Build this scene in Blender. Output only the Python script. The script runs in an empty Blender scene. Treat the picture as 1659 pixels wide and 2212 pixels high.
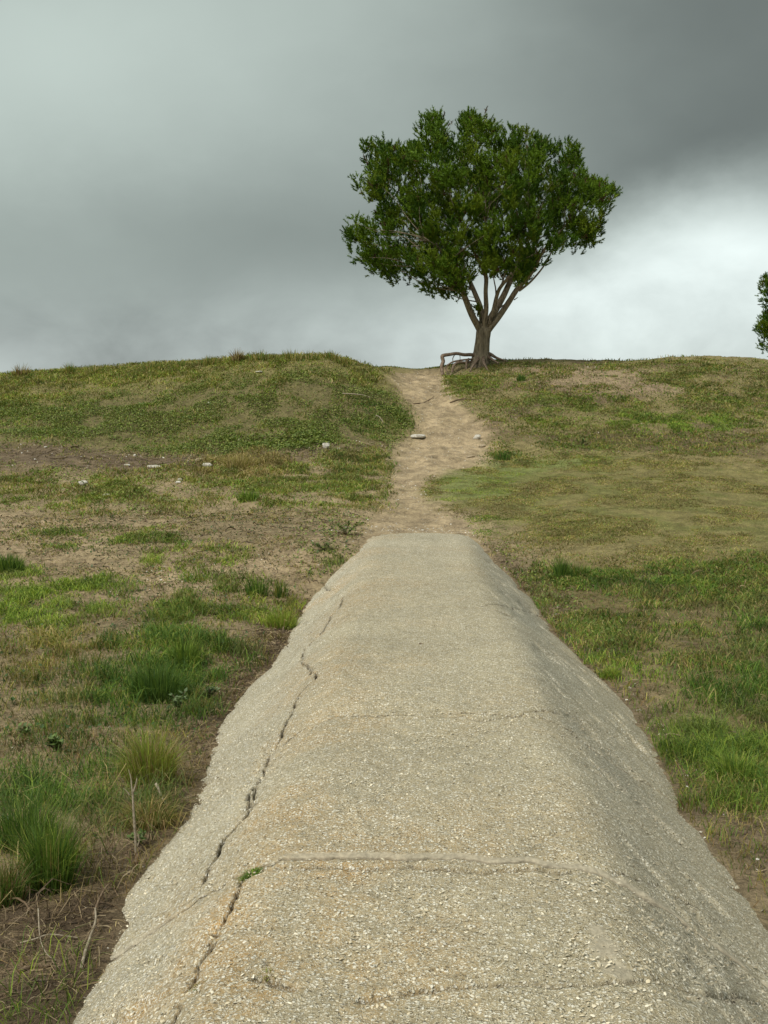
import bpy, math
import numpy as np
from mathutils import Matrix, Vector

R = math.radians
rng = np.random.default_rng(7)
scene = bpy.context.scene
col = scene.collection

# ------------------------------------------------------------------ camera
CAM = np.array([-0.08, 0.0, 1.6])
PITCH, YAW, F = R(4.70), R(1.67), 2335.0      # F in pixels of a 1659 x 2212 frame
cam_d = bpy.data.cameras.new('camera')
cam_d.sensor_fit = 'VERTICAL'
cam_d.sensor_height = 24.0
cam_d.lens = 24.0 * F / 2212.0
cam_d.clip_start = 0.05
cam_d.clip_end = 3000.0
cam = bpy.data.objects.new('camera', cam_d)
cam.location = CAM
cam.rotation_euler = (R(90) - PITCH, 0, YAW)
col.objects.link(cam)
scene.camera = cam

# ------------------------------------------------------------------ sun, sky, exposure
SUN_EL, SUN_AZ = R(52), R(215)                # azimuth clockwise from +Y: behind the camera, to the left
EXPO = 1.3
sun_d = bpy.data.lights.new('sun', 'SUN')
sun_d.energy = 1.5
sun_d.angle = R(22)
sun_d.color = (1.0, 0.95, 0.86)
sun = bpy.data.objects.new('sun', sun_d)
to_sun = Vector((math.sin(SUN_AZ) * math.cos(SUN_EL), math.cos(SUN_AZ) * math.cos(SUN_EL), math.sin(SUN_EL)))
sun.rotation_euler = (-to_sun).to_track_quat('-Z', 'Y').to_euler()
sun.location = to_sun * 50
col.objects.link(sun)

scene.view_settings.view_transform = 'Standard'
scene.view_settings.look = 'None'
scene.view_settings.gamma = 1.0
scene.view_settings.use_curve_mapping = False
scene.view_settings.exposure = EXPO


class Nodes:
    """short-hand for building node trees"""
    def __init__(self, tree):
        self.t = tree
        tree.nodes.clear()

    def n(self, typ, **kw):
        nd = self.t.nodes.new(typ)
        for k, v in kw.items():
            setattr(nd, k, v)
        return nd

    def put(self, sock, v):
        if isinstance(v, bpy.types.NodeSocket):
            self.t.links.new(v, sock)
        elif v is not None:
            if hasattr(sock.default_value, '__len__') and not hasattr(v, '__len__'):
                v = (v,) * len(sock.default_value)
            if hasattr(v, '__len__') and hasattr(sock.default_value, '__len__') and len(v) == 3 and len(sock.default_value) == 4:
                v = (*v, 1.0)
            sock.default_value = v

    def m(self, op, a, b=None, c=None, clamp=False):
        nd = self.n('ShaderNodeMath', operation=op, use_clamp=clamp)
        for i, v in enumerate((a, b, c)):
            if v is not None:
                self.put(nd.inputs[i], v)
        return nd.outputs[0]

    def step(self, x, a, b, lo=0.0, hi=1.0):
        nd = self.n('ShaderNodeMapRange', interpolation_type='SMOOTHSTEP')
        for i, v in enumerate((x, a, b, lo, hi)):
            self.put(nd.inputs[i], v)
        return nd.outputs[0]

    def mix(self, f, a, b, mode='MIX'):
        nd = self.n('ShaderNodeMix', data_type='RGBA', blend_type=mode)
        self.put(nd.inputs['Factor'], f)
        self.put(nd.inputs[6], a)
        self.put(nd.inputs[7], b)
        return nd.outputs[2]

    def noise(self, vec, scale, detail=3.0, rough=0.55, dist=0.0):
        nd = self.n('ShaderNodeTexNoise')
        self.put(nd.inputs['Vector'], vec)
        self.put(nd.inputs['Scale'], scale)
        self.put(nd.inputs['Detail'], detail)
        self.put(nd.inputs['Roughness'], rough)
        self.put(nd.inputs['Distortion'], dist)
        return nd.outputs['Fac']

    def gauss(self, u, u0, su, v, v0, sv):
        a = self.m('POWER', self.m('ABSOLUTE', self.m('DIVIDE', self.m('SUBTRACT', u, u0), su)), 2.0)
        b = self.m('POWER', self.m('ABSOLUTE', self.m('DIVIDE', self.m('SUBTRACT', v, v0), sv)), 2.0)
        return self.m('EXPONENT', self.m('MULTIPLY', self.m('ADD', a, b), -1.0))


world = bpy.data.worlds.new('World')
scene.world = world
world.use_nodes = True
W = Nodes(world.node_tree)
tc = W.n('ShaderNodeTexCoord')
sep = W.n('ShaderNodeSeparateXYZ')
world.node_tree.links.new(tc.outputs['Generated'], sep.inputs[0])
dx, dy, dz = sep.outputs
hyp = W.m('SQRT', W.m('ADD', W.m('ADD', W.m('MULTIPLY', dx, dx), W.m('MULTIPLY', dy, dy)), 1e-5))
# cloud noise, stretched sideways
mp = W.n('ShaderNodeMapping')
mp.inputs['Scale'].default_value = (1.0, 1.0, 1.6)
world.node_tree.links.new(tc.outputs['Generated'], mp.inputs[0])
n1 = W.noise(mp.outputs[0], 3.1, 5, 0.5)
n2 = W.noise(mp.outputs[0], 9.0, 6, 0.55, 0.3)
n3 = W.noise(mp.outputs[0], 26.0, 5, 0.6)
wob = W.m('MULTIPLY', W.m('SUBTRACT', n2, 0.5), 0.08)
wob3 = W.m('MULTIPLY', W.m('SUBTRACT', n3, 0.5), 0.02)
u = W.m('ADD', W.m('DIVIDE', dx, hyp), wob)
v = W.m('ADD', W.m('ADD', dz, W.m('MULTIPLY', W.m('SUBTRACT', n1, 0.5), 0.05)), wob3)
# the heavy cloud deck
dark = W.m('ADD', 0.36, W.m('MULTIPLY', 0.26, W.gauss(u, -0.34, 0.24, v, 0.29, 0.105)))
dark = W.m('ADD', dark, W.m('MULTIPLY', 0.10, W.gauss(u, -0.10, 0.22, v, 0.40, 0.08)))
dark = W.m('SUBTRACT', dark, W.step(u, -0.10, 0.30, 0.0, 0.155))
dark = W.m('ADD', dark, W.m('MULTIPLY', W.m('SUBTRACT', n1, 0.5), 0.16))
# the break below it
bright = W.m('ADD', W.step(u, -0.22, 0.07, 0.40, 0.66), W.m('MULTIPLY', 0.27, W.gauss(u, 0.24, 0.17, v, 0.15, 0.085)))
bright = W.m('ADD', bright, W.m('MULTIPLY', 0.22, W.gauss(u, -0.40, 0.06, v, 0.045, 0.03)))
bright = W.m('ADD', bright, W.m('ADD', W.m('MULTIPLY', W.m('SUBTRACT', n2, 0.5), 0.45), W.m('MULTIPLY', W.m('SUBTRACT', n3, 0.5), 0.12)))
edge = W.step(u, -0.06, 0.32, 0.105, 0.195)
soft = W.step(u, -0.10, 0.20, 0.06, 0.05)
s = W.step(W.m('DIVIDE', W.m('SUBTRACT', edge, v), soft), -1.0, 1.0)
dark = W.m('SUBTRACT', dark, W.m('MULTIPLY', 0.055, W.gauss(u, -0.16, 0.24, v, 0.17, 0.07)))
tone = W.m('ADD', W.m('MULTIPLY', dark, W.m('SUBTRACT', 1.0, s)), W.m('MULTIPLY', bright, s))
# overhead the deck evens out
hi = W.step(dz, 0.40, 0.75)
tone = W.m('ADD', W.m('MULTIPLY', tone, W.m('SUBTRACT', 1.0, hi)), W.m('MULTIPLY', hi, W.m('ADD', 0.30, W.m('MULTIPLY', n1, 0.3))))
tint = W.mix(s, (0.865, 1.0, 0.925), (0.895, 1.0, 0.97))
K = 10.0 / (2.0 ** EXPO)
cloud = W.mix(1.0, tint, W.m('MULTIPLY', tone, K), 'MULTIPLY')
sky = W.n('ShaderNodeTexSky', sky_type='NISHITA', sun_disc=False)
sky.sun_elevation = SUN_EL
sky.sun_rotation = SUN_AZ
colr = W.mix(0.985, sky.outputs[0], cloud)
bg = W.n('ShaderNodeBackground')
W.put(bg.inputs['Color'], colr)
bg.inputs['Strength'].default_value = 0.10
outw = W.n('ShaderNodeOutputWorld')
world.node_tree.links.new(bg.outputs[0], outw.inputs[0])

# ------------------------------------------------------------------ pixel <-> place
fw = np.array([-math.sin(YAW) * math.cos(PITCH), math.cos(YAW) * math.cos(PITCH), -math.sin(PITCH)])
rt = np.array([math.cos(YAW), math.sin(YAW), 0.0])
up = np.cross(rt, fw)


def ray(px, py):
    return fw + rt * ((px - 829.5) / F) + up * ((1106.0 - py) / F)


def at(px, py, y):
    """the point seen at a pixel that lies at distance y along the causeway"""
    d = ray(px, py)
    return CAM + d * ((y - CAM[1]) / d[1])


def project(P):
    d = np.asarray(P) - CAM
    z = d @ fw
    return 829.5 + F * (d @ rt) / z, 1106.0 - F * (d @ up) / z


# ------------------------------------------------------------------ numeric noise
def _hash(ix, iy, seed):
    h = (ix.astype(np.int64) * 374761393 + iy.astype(np.int64) * 668265263 + seed * 1442695041) & 0xFFFFFFFF
    h = ((h ^ (h >> 13)) * 1274126177) & 0xFFFFFFFF
    h = (h ^ (h >> 16)) & 0xFFFFFFFF
    return h / 4294967295.0


def vnoise(x, y, seed=0):
    x = np.asarray(x, float)
    y = np.asarray(y, float)
    ix, iy = np.floor(x), np.floor(y)
    fx, fy = x - ix, y - iy
    fx = fx * fx * (3 - 2 * fx)
    fy = fy * fy * (3 - 2 * fy)
    a, b = _hash(ix, iy, seed), _hash(ix + 1, iy, seed)
    c, d = _hash(ix, iy + 1, seed), _hash(ix + 1, iy + 1, seed)
    return (a + (b - a) * fx) * (1 - fy) + (c + (d - c) * fx) * fy


def fbm(x, y, seed=0, octv=4):
    s, amp, tot = 0, 1.0, 0.0
    for o in range(octv):
        s = s + amp * vnoise(x * 2 ** o + 17.3 * o, y * 2 ** o - 9.1 * o, seed + o)
        tot += amp
        amp *= 0.5
    return s / tot          # 0..1, about 0.5


def sstep(x, a, b):
    t = np.clip((x - a) / (b - a), 0, 1)
    return t * t * (3 - 2 * t)


# ------------------------------------------------------------------ mesh helpers
def tag(o, label=None, cat=None, group=None, kind=None):
    if label:
        o['label'] = label
    if cat:
        o['category'] = cat
    if group:
        o['group'] = group
    if kind:
        o['kind'] = kind
    return o


def raw_mesh(name, verts, faces, smooth=False):
    """faces: (n,3) or (n,4) int array"""
    verts = np.ascontiguousarray(verts, np.float32)
    faces = np.ascontiguousarray(faces, np.int32)
    k = faces.shape[1]
    me = bpy.data.meshes.new(name)
    me.vertices.add(len(verts))
    me.vertices.foreach_set('co', verts.ravel())
    me.loops.add(faces.size)
    me.loops.foreach_set('vertex_index', faces.ravel())
    me.polygons.add(len(faces))
    me.polygons.foreach_set('loop_start', np.arange(0, faces.size, k, dtype=np.int32))
    me.polygons.foreach_set('loop_total', np.full(len(faces), k, np.int32))
    me.polygons.foreach_set('use_smooth', np.full(len(faces), smooth, bool))
    me.update(calc_edges=True)
    return me


def color_attr(me, name, cols):
    cols = np.asarray(cols, np.float32)
    if cols.shape[1] == 3:
        cols = np.hstack([cols, np.ones((len(cols), 1), np.float32)])
    a = me.attributes.new(name, 'FLOAT_COLOR', 'POINT')
    a.data.foreach_set('color', np.ascontiguousarray(cols).ravel())


def link(name, me, mat, parent=None):
    o = bpy.data.objects.new(name, me)
    if me is not None and mat is not None:
        if len(me.materials) == 0:
            me.materials.append(mat)
    col.objects.link(o)
    if parent is not None:
        o.parent = parent
        o.matrix_parent_inverse = Matrix.Translation(parent.location).inverted()
    return o


def empty(name, loc):
    o = bpy.data.objects.new(name, None)
    o.location = loc
    o.empty_display_size = 0.2
    col.objects.link(o)
    return o


def spline(pts, n):
    """Catmull-Rom through the points, n samples; works on any width of row"""
    P = np.asarray(pts, float)
    P = np.vstack([2 * P[0] - P[1], P, 2 * P[-1] - P[-2]])
    m = len(P) - 3
    t = np.linspace(0, m - 1e-6, n)
    i = t.astype(int)
    f = (t - i)[:, None]
    a, b, c, d = P[i], P[i + 1], P[i + 2], P[i + 3]
    return 0.5 * (2 * b + (c - a) * f + (2 * a - 5 * b + 4 * c - d) * f ** 2 + (3 * b - a - 3 * c + d) * f ** 3)


def tube(pts, rad, seg=10, n=None, flute=0.0, lobes=6, seed=0, cap=True):
    """a tapered tube along a curved line; returns verts, quads (the tip is closed to a point)"""
    pts = np.asarray(pts, float)
    rad = np.asarray(rad, float)
    n = n or max(6, 4 * len(pts))
    S = spline(np.hstack([pts, rad[:, None]]), n)
    C, r = S[:, :3], np.maximum(S[:, 3], 1e-4)
    T = np.gradient(C, axis=0)
    T /= np.linalg.norm(T, axis=1)[:, None] + 1e-9
    ref = np.array([0.13, 0.97, 0.2])
    A = np.cross(T, ref)
    A /= np.linalg.norm(A, axis=1)[:, None] + 1e-9
    B = np.cross(T, A)
    th = np.arange(seg) * 2 * np.pi / seg
    L = np.r_[0, np.cumsum(np.linalg.norm(np.diff(C, axis=0), axis=1))]
    tt, ll = np.meshgrid(th, L)
    rr = r[:, None] * np.ones((1, seg))
    if flute:
        ph = 1.5 * vnoise(ll * 1.5, ll * 0 + seed, seed)
        rr = rr * (1 + flute * np.sin(lobes * tt + 3 * ph) + flute * 1.3 * (fbm(np.cos(tt) * 2.2 + seed, np.sin(tt) * 2.2 + ll * 1.4, seed) - 0.5) * 2)
    V = C[:, None, :] + rr[..., None] * (np.cos(tt)[..., None] * A[:, None, :] + np.sin(tt)[..., None] * B[:, None, :])
    V = V.reshape(-1, 3)
    i, j = np.meshgrid(np.arange(n - 1), np.arange(seg), indexing='ij')
    q = np.stack([i * seg + j, i * seg + (j + 1) % seg, (i + 1) * seg + (j + 1) % seg, (i + 1) * seg + j], -1).reshape(-1, 4)
    if cap:
        k = len(V)
        V = np.vstack([V, C[0] - T[0] * r[0] * 0.25, C[-1] + T[-1] * r[-1] * 0.4])
        j = np.arange(seg)
        e0 = np.stack([np.full(seg, k), (j + 1) % seg, j, j], -1)
        b = (n - 1) * seg
        e1 = np.stack([np.full(seg, k + 1), b + j, b + (j + 1) % seg, b + (j + 1) % seg], -1)
        return V, q, np.vstack([e0, e1])[:, :3]
    return V, q, np.zeros((0, 3), int)


def join_tubes(parts):
    """list of tube() results -> one triangle soup"""
    Vs, Fs, k = [], [], 0
    for V, q, t in parts:
        Vs.append(V)
        Fs += [q[:, [0, 1, 2]] + k, q[:, [0, 2, 3]] + k, t + k]
        k += len(V)
    return np.vstack(Vs), np.vstack(Fs)


def tube_obj(name, mat, parent, pts, rad, **kw):
    V, F_ = join_tubes([tube(pts, rad, **kw)])
    return link(name, raw_mesh(name, V, F_, True), mat, parent)


# ------------------------------------------------------------------ terrain shape
ctrl = []


def cp(px, py, y):
    ctrl.append(at(px, py, y))


for a in [  # path up the gap
    (910, 1150, 15.9), (905, 1128, 16.6), (890, 1085, 18), (960, 985, 22.3), (950, 915, 25), (905, 850, 28), (890, 799, 32), (930, 812, 30.6), (955, 815, 31.2), (985, 808, 31.5), (1008, 796, 31.8),
    # dune with the tall grass
    (0, 810, 31), (250, 794, 30.5), (500, 776, 30), (640, 768, 29.7), (720, 769, 29.5), (775, 783, 30), (828, 799, 31.5),
    (0, 880, 26.5), (300, 862, 26.5), (600, 850, 26), (790, 850, 26.6), (840, 850, 27.3),
    (0, 940, 23.5), (400, 950, 23.5), (700, 940, 23.5), (850, 940, 24.5),
    (0, 1000, 21), (400, 1010, 20.8), (700, 1010, 20.8), (830, 1020, 20.8),
    (0, 1080, 18), (400, 1090, 17.5), (720, 1090, 17.5),
    (0, 1200, 14.2), (400, 1200, 14.1), (690, 1190, 14.0),
    (0, 1400, 9.9), (400, 1400, 9.8), (0, 1700, 6.2),
    # dune with the cedar
    (1045, 786, 32), (1130, 781, 32), (1250, 782, 32), (1380, 779, 32.5), (1520, 771, 33), (1659, 777, 33),
    (1000, 850, 28), (1200, 860, 27.5), (1400, 860, 27.5), (1659, 870, 27.5),
    (1090, 920, 25), (1300, 920, 24.8), (1659, 930, 24.8),
    (1060, 990, 22.4), (1300, 988, 22.3), (1659, 995, 22),
    (1000, 1080, 18.2), (1300, 1080, 18), (1659, 1090, 17.8),
    (1100, 1200, 14.2), (1400, 1200, 14.1), (1659, 1210, 13.9),
    (1300, 1400, 9.9), (1659, 1400, 9.9),
    # the same slopes go on beside the picture
    (-900, 815, 31), (-900, 880, 26.5), (-900, 1000, 21), (-900, 1200, 14.2),
    (2600, 790, 33), (2600, 870, 27.5), (2600, 995, 22), (2600, 1210, 13.9)]:
    cp(*a)
for x, y, z in [(-1.4, 0, -.5), (1.4, 0, -.46), (-1.4, 3, -.44), (1.4, 3, -.55), (-1.4, 6, -.53), (1.45, 6, -.55), (-1.5, 9, -.60), (1.5, 9, -.56),
                (-1.4, 11.5, -.54), (1.3, 11.5, -.50), (-1.1, 13.3, -.34), (1.05, 13.3, -.32),
                (-5, 0, -.52), (5, 0, -.48), (-5, 4, -.52), (5, 4, -.48), (0, -6, -.5), (-10, -5, -.5), (10, -5, -.5), (-12, 5, -.5), (12, 5, -.5),
                (0, 38, 2.5), (-8, 37, 2.7), (8, 39, 2.7), (-20, 38, 2.4), (20, 40, 2.4), (0, 46, 1.2), (-20, 46, 1.2), (20, 46, 1.2),
                (0, 60, .3), (-25, 60, .3), (25, 60, .3)]:
    ctrl.append(np.array([x, y, z], float))
CT = np.array(ctrl)


def _tps(d2):
    return 0.5 * d2 * np.log(d2 + 1e-9)


_n = len(CT)
_A = np.zeros((_n + 3, _n + 3))
_A[:_n, :_n] = _tps(((CT[:, None, :2] - CT[None, :, :2]) ** 2).sum(-1)) + np.eye(_n) * 0.03
_A[:_n, _n] = 1
_A[:_n, _n + 1:] = CT[:, :2]
_A[_n, :_n] = 1
_A[_n + 1:, :_n] = CT[:, :2].T
_w = np.linalg.solve(_A, np.r_[CT[:, 2], 0, 0, 0])


def zbase(x, y):
    x = np.asarray(x, float).ravel()
    y = np.asarray(y, float).ravel()
    z = np.zeros(len(x))
    for i0 in range(0, len(x), 40000):
        xs, ys = x[i0:i0 + 40000], y[i0:i0 + 40000]
        xc, yc = np.clip(xs, -22, 22), np.clip(ys, -7, 60)
        k = _tps((xc[:, None] - CT[:, 0]) ** 2 + (yc[:, None] - CT[:, 1]) ** 2)
        z[i0:i0 + 40000] = k @ _w[:_n] + _w[_n] + _w[_n + 1] * xc + _w[_n + 2] * yc
    far = sstep(np.maximum(np.abs(x) - 22, np.maximum(y - 46, -6 - y)), 0, 30)
    return z * (1 - far) + far * -0.2


def zground(x, y):
    x = np.asarray(x, float).ravel()
    y = np.asarray(y, float).ravel()
    z = zbase(x, y)
    rise = sstep(y, 13, 24)
    z = z + (fbm(x * 0.9, y * 0.9, 3) - 0.5) * (0.045 + 0.12 * rise)
    z = z + (fbm(x * 4.0, y * 4.0, 11, 3) - 0.5) * (0.035 + 0.03 * rise)
    return z


_ys = np.concatenate([np.arange(1.5, 12, 0.05), np.arange(12, 45, 0.08)])


def hit(px, py):
    """where a pixel's ray first meets the ground"""
    d = ray(px, py)
    P = CAM[None] + d[None] * ((_ys - CAM[1]) / d[1])[:, None]
    below = P[:, 2] < zbase(P[:, 0], P[:, 1])
    i = int(np.argmax(below)) if below.any() else int(np.argmin(P[:, 2] - zbase(P[:, 0], P[:, 1])))
    p = P[i].copy()
    p[2] = zground(p[:1], p[1:2])[0]
    return p


def poly_world(pts):
    return np.array([hit(*p)[:2] for p in pts])


def inside(poly, x, y):
    c = np.zeros(len(x), bool)
    n = len(poly)
    for i in range(n):
        x0, y0 = poly[i]
        x1, y1 = poly[(i + 1) % n]
        cond = (y0 > y) != (y1 > y)
        c ^= cond & (x < (x1 - x0) * (y - y0) / (y1 - y0 + 1e-12) + x0)
    return c


def seg_dist(poly, x, y, closed=True):
    d = np.full(len(x), 1e9)
    n = len(poly)
    for i in range(n if closed else n - 1):
        a, b = poly[i], poly[(i + 1) % n]
        ab = b - a
        t = np.clip(((x - a[0]) * ab[0] + (y - a[1]) * ab[1]) / (ab @ ab + 1e-12), 0, 1)
        d = np.minimum(d, np.hypot(x - a[0] - t * ab[0], y - a[1] - t * ab[1]))
    return d


def pmask(poly, x, y, soft):
    d = seg_dist(poly, x, y)
    sd = np.where(inside(poly, x, y), d, -d)
    return sstep(sd, -soft, soft)


def warp(x, y, amp, seed, sc=1.6):
    return x + amp * (fbm(x * sc, y * sc, seed) - 0.5) * 2, y + amp * (fbm(x * sc, y * sc, seed + 40) - 0.5) * 2


PATH = poly_world([(838, 801), (925, 800), (955, 812), (972, 850), (1000, 880), (1050, 915), (1060, 960), (1045, 998), (950, 1022), (916, 1052),
                   (930, 1100), (1030, 1125), (1035, 1160), (1030, 1185), (790, 1185), (795, 1150), (840, 1105), (855, 1060), (845, 1010), (850, 970), (900, 925), (895, 880)])
LAWN = poly_world([(916, 1054), (950, 1022), (1050, 1001), (1180, 991), (1300, 988), (1480, 1000), (1800, 1010), (1900, 1150), (1659, 1215), (1400, 1190),
                   (1200, 1165), (1090, 1130), (980, 1098), (925, 1088)])
LAWN_EDGE = poly_world([(912, 1056), (950, 1020), (1050, 998), (1180, 989), (1320, 986), (1330, 1000), (1200, 1012), (1100, 1040), (1120, 1075), (1010, 1082), (930, 1082)])
CREEP = poly_world([(-150, 885), (0, 880), (300, 850), (560, 826), (740, 822), (800, 836), (850, 880), (880, 905), (830, 930), (700, 950), (620, 968), (450, 975), (200, 962), (0, 945), (-150, 950)])
DARKBAND = poly_world([(-150, 955), (0, 958), (100, 960), (300, 976), (520, 985), (640, 975), (800, 950), (850, 965), (700, 985), (520, 1010), (300, 1020), (0, 1008), (-150, 1010)])
SAND_A = poly_world([(-200, 1110), (0, 1112), (120, 1120), (260, 1140), (230, 1190), (120, 1215), (0, 1180), (-200, 1200)])
SAND_B = poly_world([(170, 1275), (330, 1225), (500, 1212), (640, 1180), (740, 1120), (800, 1110), (800, 1155), (740, 1205), (620, 1240), (480, 1262), (330, 1300), (200, 1300)])
SOIL_L = poly_world([(-250, 1975), (0, 1965), (170, 1930), (250, 1850), (320, 1790), (370, 1700), (430, 1560), (500, 1450), (560, 1370), (640, 1310), (700, 1300),
                     (600, 1450), (450, 1700), (350, 1950), (250, 2212), (-300, 2300)])
SOIL_R = poly_world([(1035, 1175), (1090, 1190), (1180, 1270), (1270, 1370), (1400, 1500), (1500, 1620), (1640, 1730), (1750, 1850), (1750, 2000), (1600, 1900), (1400, 1650), (1250, 1480), (1100, 1290)])
DUNE_BROWN = poly_world([(1090, 790), (1300, 795), (1400, 800), (1480, 840), (1400, 860), (1250, 850), (1150, 830), (1080, 810)])
DUNE_DARK = poly_world([(1180, 935), (1420, 930), (1560, 950), (1640, 930), (1700, 960), (1640, 985), (1400, 975), (1200, 965)])
GREEN_R = poly_world([(1190, 1235), (1330, 1230), (1659, 1210), (1950, 1250), (2100, 1750), (1659, 1790), (1560, 1690), (1440, 1560), (1380, 1480), (1280, 1390)])


# ------------------------------------------------------------------ materials
def material(name):
    m = bpy.data.materials.new(name)
    m.use_nodes = True
    return m, Nodes(m.node_tree)


def principled(N, color, rough=0.8, normal=None, spec=0.2):
    p = N.n('ShaderNodeBsdfPrincipled')
    N.put(p.inputs['Base Color'], color)
    N.put(p.inputs['Roughness'], rough)
    N.put(p.inputs['Specular IOR Level'], spec)
    if normal is not None:
        N.put(p.inputs['Normal'], normal)
    return p.outputs[0]


def finish(N, sh):
    o = N.n('ShaderNodeOutputMaterial')
    N.put(o.inputs['Surface'], sh)


def bump(N, h, strength, dist):
    b = N.n('ShaderNodeBump')
    N.put(b.inputs['Height'], h)
    b.inputs['Strength'].default_value = strength
    b.inputs['Distance'].default_value = dist
    return b.outputs[0]


def obj_vec(N):
    return N.n('ShaderNodeTexCoord').outputs['Object']


def attr(N, name):
    return N.n('ShaderNodeAttribute', attribute_name=name).outputs['Color']


def leaf_material(name, rough=0.55, trans=0.3, spec=0.25):
    m, N = material(name)
    c = attr(N, 'col')
    p = principled(N, c, rough, None, spec)
    t = N.n('ShaderNodeBsdfTranslucent')
    N.put(t.inputs['Color'], N.mix(1.0, c, (1.0, 1.05, 0.6), 'MULTIPLY'))
    mx = N.n('ShaderNodeMixShader')
    mx.inputs[0].default_value = trans
    N.put(mx.inputs[1], p)
    N.put(mx.inputs[2], t.outputs[0])
    finish(N, mx.outputs[0])
    return m


M_GRASS = leaf_material('grass_blade')
M_LEAF = leaf_material('weed_leaf', 0.5, 0.25, 0.3)
M_CEDAR = leaf_material('cedar_foliage', 0.6, 0.18, 0.2)

# ground: region colour from the mesh, grain from noise
M_GROUND, N = material('dune_soil')
vec = obj_vec(N)
g = attr(N, 'col')
na, nb, nc = N.noise(vec, 5.0, 5, 0.6), N.noise(vec, 28.0, 5, 0.65), N.noise(vec, 130.0, 4, 0.7)
f = N.m('ADD', N.m('ADD', N.step(na, 0.28, 0.72, 0.72, 1.28), N.step(nb, 0.25, 0.75, -0.30, 0.30)), N.step(nc, 0.25, 0.75, -0.28, 0.28))
c = N.mix(1.0, g, f, 'MULTIPLY')
vo = N.n('ShaderNodeTexVoronoi')
N.put(vo.inputs['Vector'], vec)
vo.inputs['Scale'].default_value = 40.0
gr = N.step(vo.outputs['Distance'], 0.10, 0.22, 1.0, 0.0)
sc_ = N.n('ShaderNodeSeparateColor')
N.put(sc_.inputs[0], vo.outputs['Color'])
chip = N.m('MULTIPLY', gr, N.step(sc_.outputs[0], 0.80, 0.82))
darkchip = N.m('MULTIPLY', gr, N.step(sc_.outputs[1], 0.72, 0.74))
c = N.mix(N.m('MULTIPLY', darkchip, 0.6), c, (0.06, 0.045, 0.03))
c = N.mix(N.m('MULTIPLY', chip, 0.35), c, (0.45, 0.40, 0.30))
h = N.m('ADD', N.m('ADD', N.m('MULTIPLY', na, 0.5), N.m('MULTIPLY', nb, 0.35)), N.m('MULTIPLY', nc, 0.12))
finish(N, principled(N, c, 0.95, bump(N, h, 0.9, 0.10), 0.1))

# ------------------------------------------------------------------ ground mesh
def axis(lo, hi, c, d0, grow, cap, lim):
    out = [c]
    while out[-1] < hi:
        a = abs(out[-1] - c)
        out.append(out[-1] + min(cap, d0 + grow * a + 0.12 * max(0, a - lim)))
    neg = [c]
    while neg[-1] > lo:
        a = abs(neg[-1] - c)
        neg.append(neg[-1] - min(cap, d0 + grow * a + 0.12 * max(0, a - lim)))
    return np.array(neg[:0:-1] + out)


gx = axis(-700, 700, 0.0, 0.05, 0.010, 60, 13)
gy = axis(-120, 900, 3.0, 0.04, 0.0052, 60, 33)
X, Y = np.meshgrid(gx, gy)
xf, yf = X.ravel(), Y.ravel()
zf = zground(xf, yf)
path_d = pmask(PATH, *warp(xf, yf, 0.45, 5, 2.4), 0.42)
# trodden sand: footprints as shallow dents
zf = zf - path_d * 0.05 * sstep(fbm(xf * 3.1, yf * 2.6, 77, 2), 0.5, 0.72)
zf = zf - sstep(path_d, 0.3, 1) * 0.05 * sstep(yf, 19, 24)

SAND = np.array([0.415, 0.325, 0.205])
SOIL = np.array([0.095, 0.068, 0.044])
THATCH = np.array([0.165, 0.135, 0.058])
base = np.array([0.30, 0.235, 0.140])[None] * np.ones((len(xf), 1))
tone = fbm(xf * 0.7, yf * 0.7, 21)[:, None]
base = base * (0.75 + 0.5 * tone)


def lay(mask, colr, k=1.0):
    global base
    mk = (np.clip(mask, 0, 1) * k)[:, None]
    base = base * (1 - mk) + np.asarray(colr)[None] * mk


wx, wy = warp(xf, yf, 0.45, 31)
wx2, wy2 = warp(xf, yf, 0.25, 55, 3.0)
lay(sstep(yf, 20, 24) * sstep(-xf, -1, 1), (0.20, 0.175, 0.075))
lay(sstep(yf, 21, 24) * sstep(xf, 0, 2), (0.225, 0.19, 0.09))
lay(sstep(fbm(xf * 0.8, yf * 0.8, 61), 0.5, 0.62) * sstep(yf, 22, 25) * sstep(xf, 0, 2), (0.155, 0.110, 0.075), 0.7)
lay(pmask(CREEP, wx, wy, 0.7), (0.15, 0.13, 0.06))
lay(pmask(DARKBAND, *warp(xf, yf, 0.8, 33, 1.2), 0.7), (0.135, 0.10, 0.07), 0.85)
lay(pmask(SAND_A, wx, wy, 0.5), (0.37, 0.285, 0.18), 0.9)
lay(pmask(SAND_B, wx, wy, 0.5), (0.40, 0.305, 0.19), 0.9)
lay(sstep(xf, 1.0, 2.2) * sstep(yf, 11, 13.5) * sstep(-yf, -25, -22), (0.225, 0.19, 0.085), 0.85)
lay(pmask(LAWN, *warp(xf, yf, 0.7, 57, 1.3), 0.8), (0.215, 0.19, 0.08), 0.95)
lay(pmask(LAWN, *warp(xf, yf, 0.7, 57, 1.3), 0.8) * sstep(fbm(xf * 1.2, yf * 3.0, 91), 0.45, 0.62), (0.17, 0.175, 0.06), 0.8)
lay(pmask(LAWN_EDGE, wx2, wy2, 0.3), (0.185, 0.215, 0.075), 0.85)
lay(pmask(GREEN_R, wx, wy, 0.6), (0.15, 0.125, 0.055), 0.8)
lay(pmask(DUNE_BROWN, wx, wy, 0.6), (0.31, 0.235, 0.155), 0.85)
lay(pmask(DUNE_DARK, wx, wy, 0.5), (0.12, 0.088, 0.058), 0.7)
lay(pmask(SOIL_R, wx2, wy2, 0.25), (0.19, 0.145, 0.095), 0.9)
lay(pmask(SOIL_L, wx2, wy2, 0.3), SOIL, 0.95)
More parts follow.
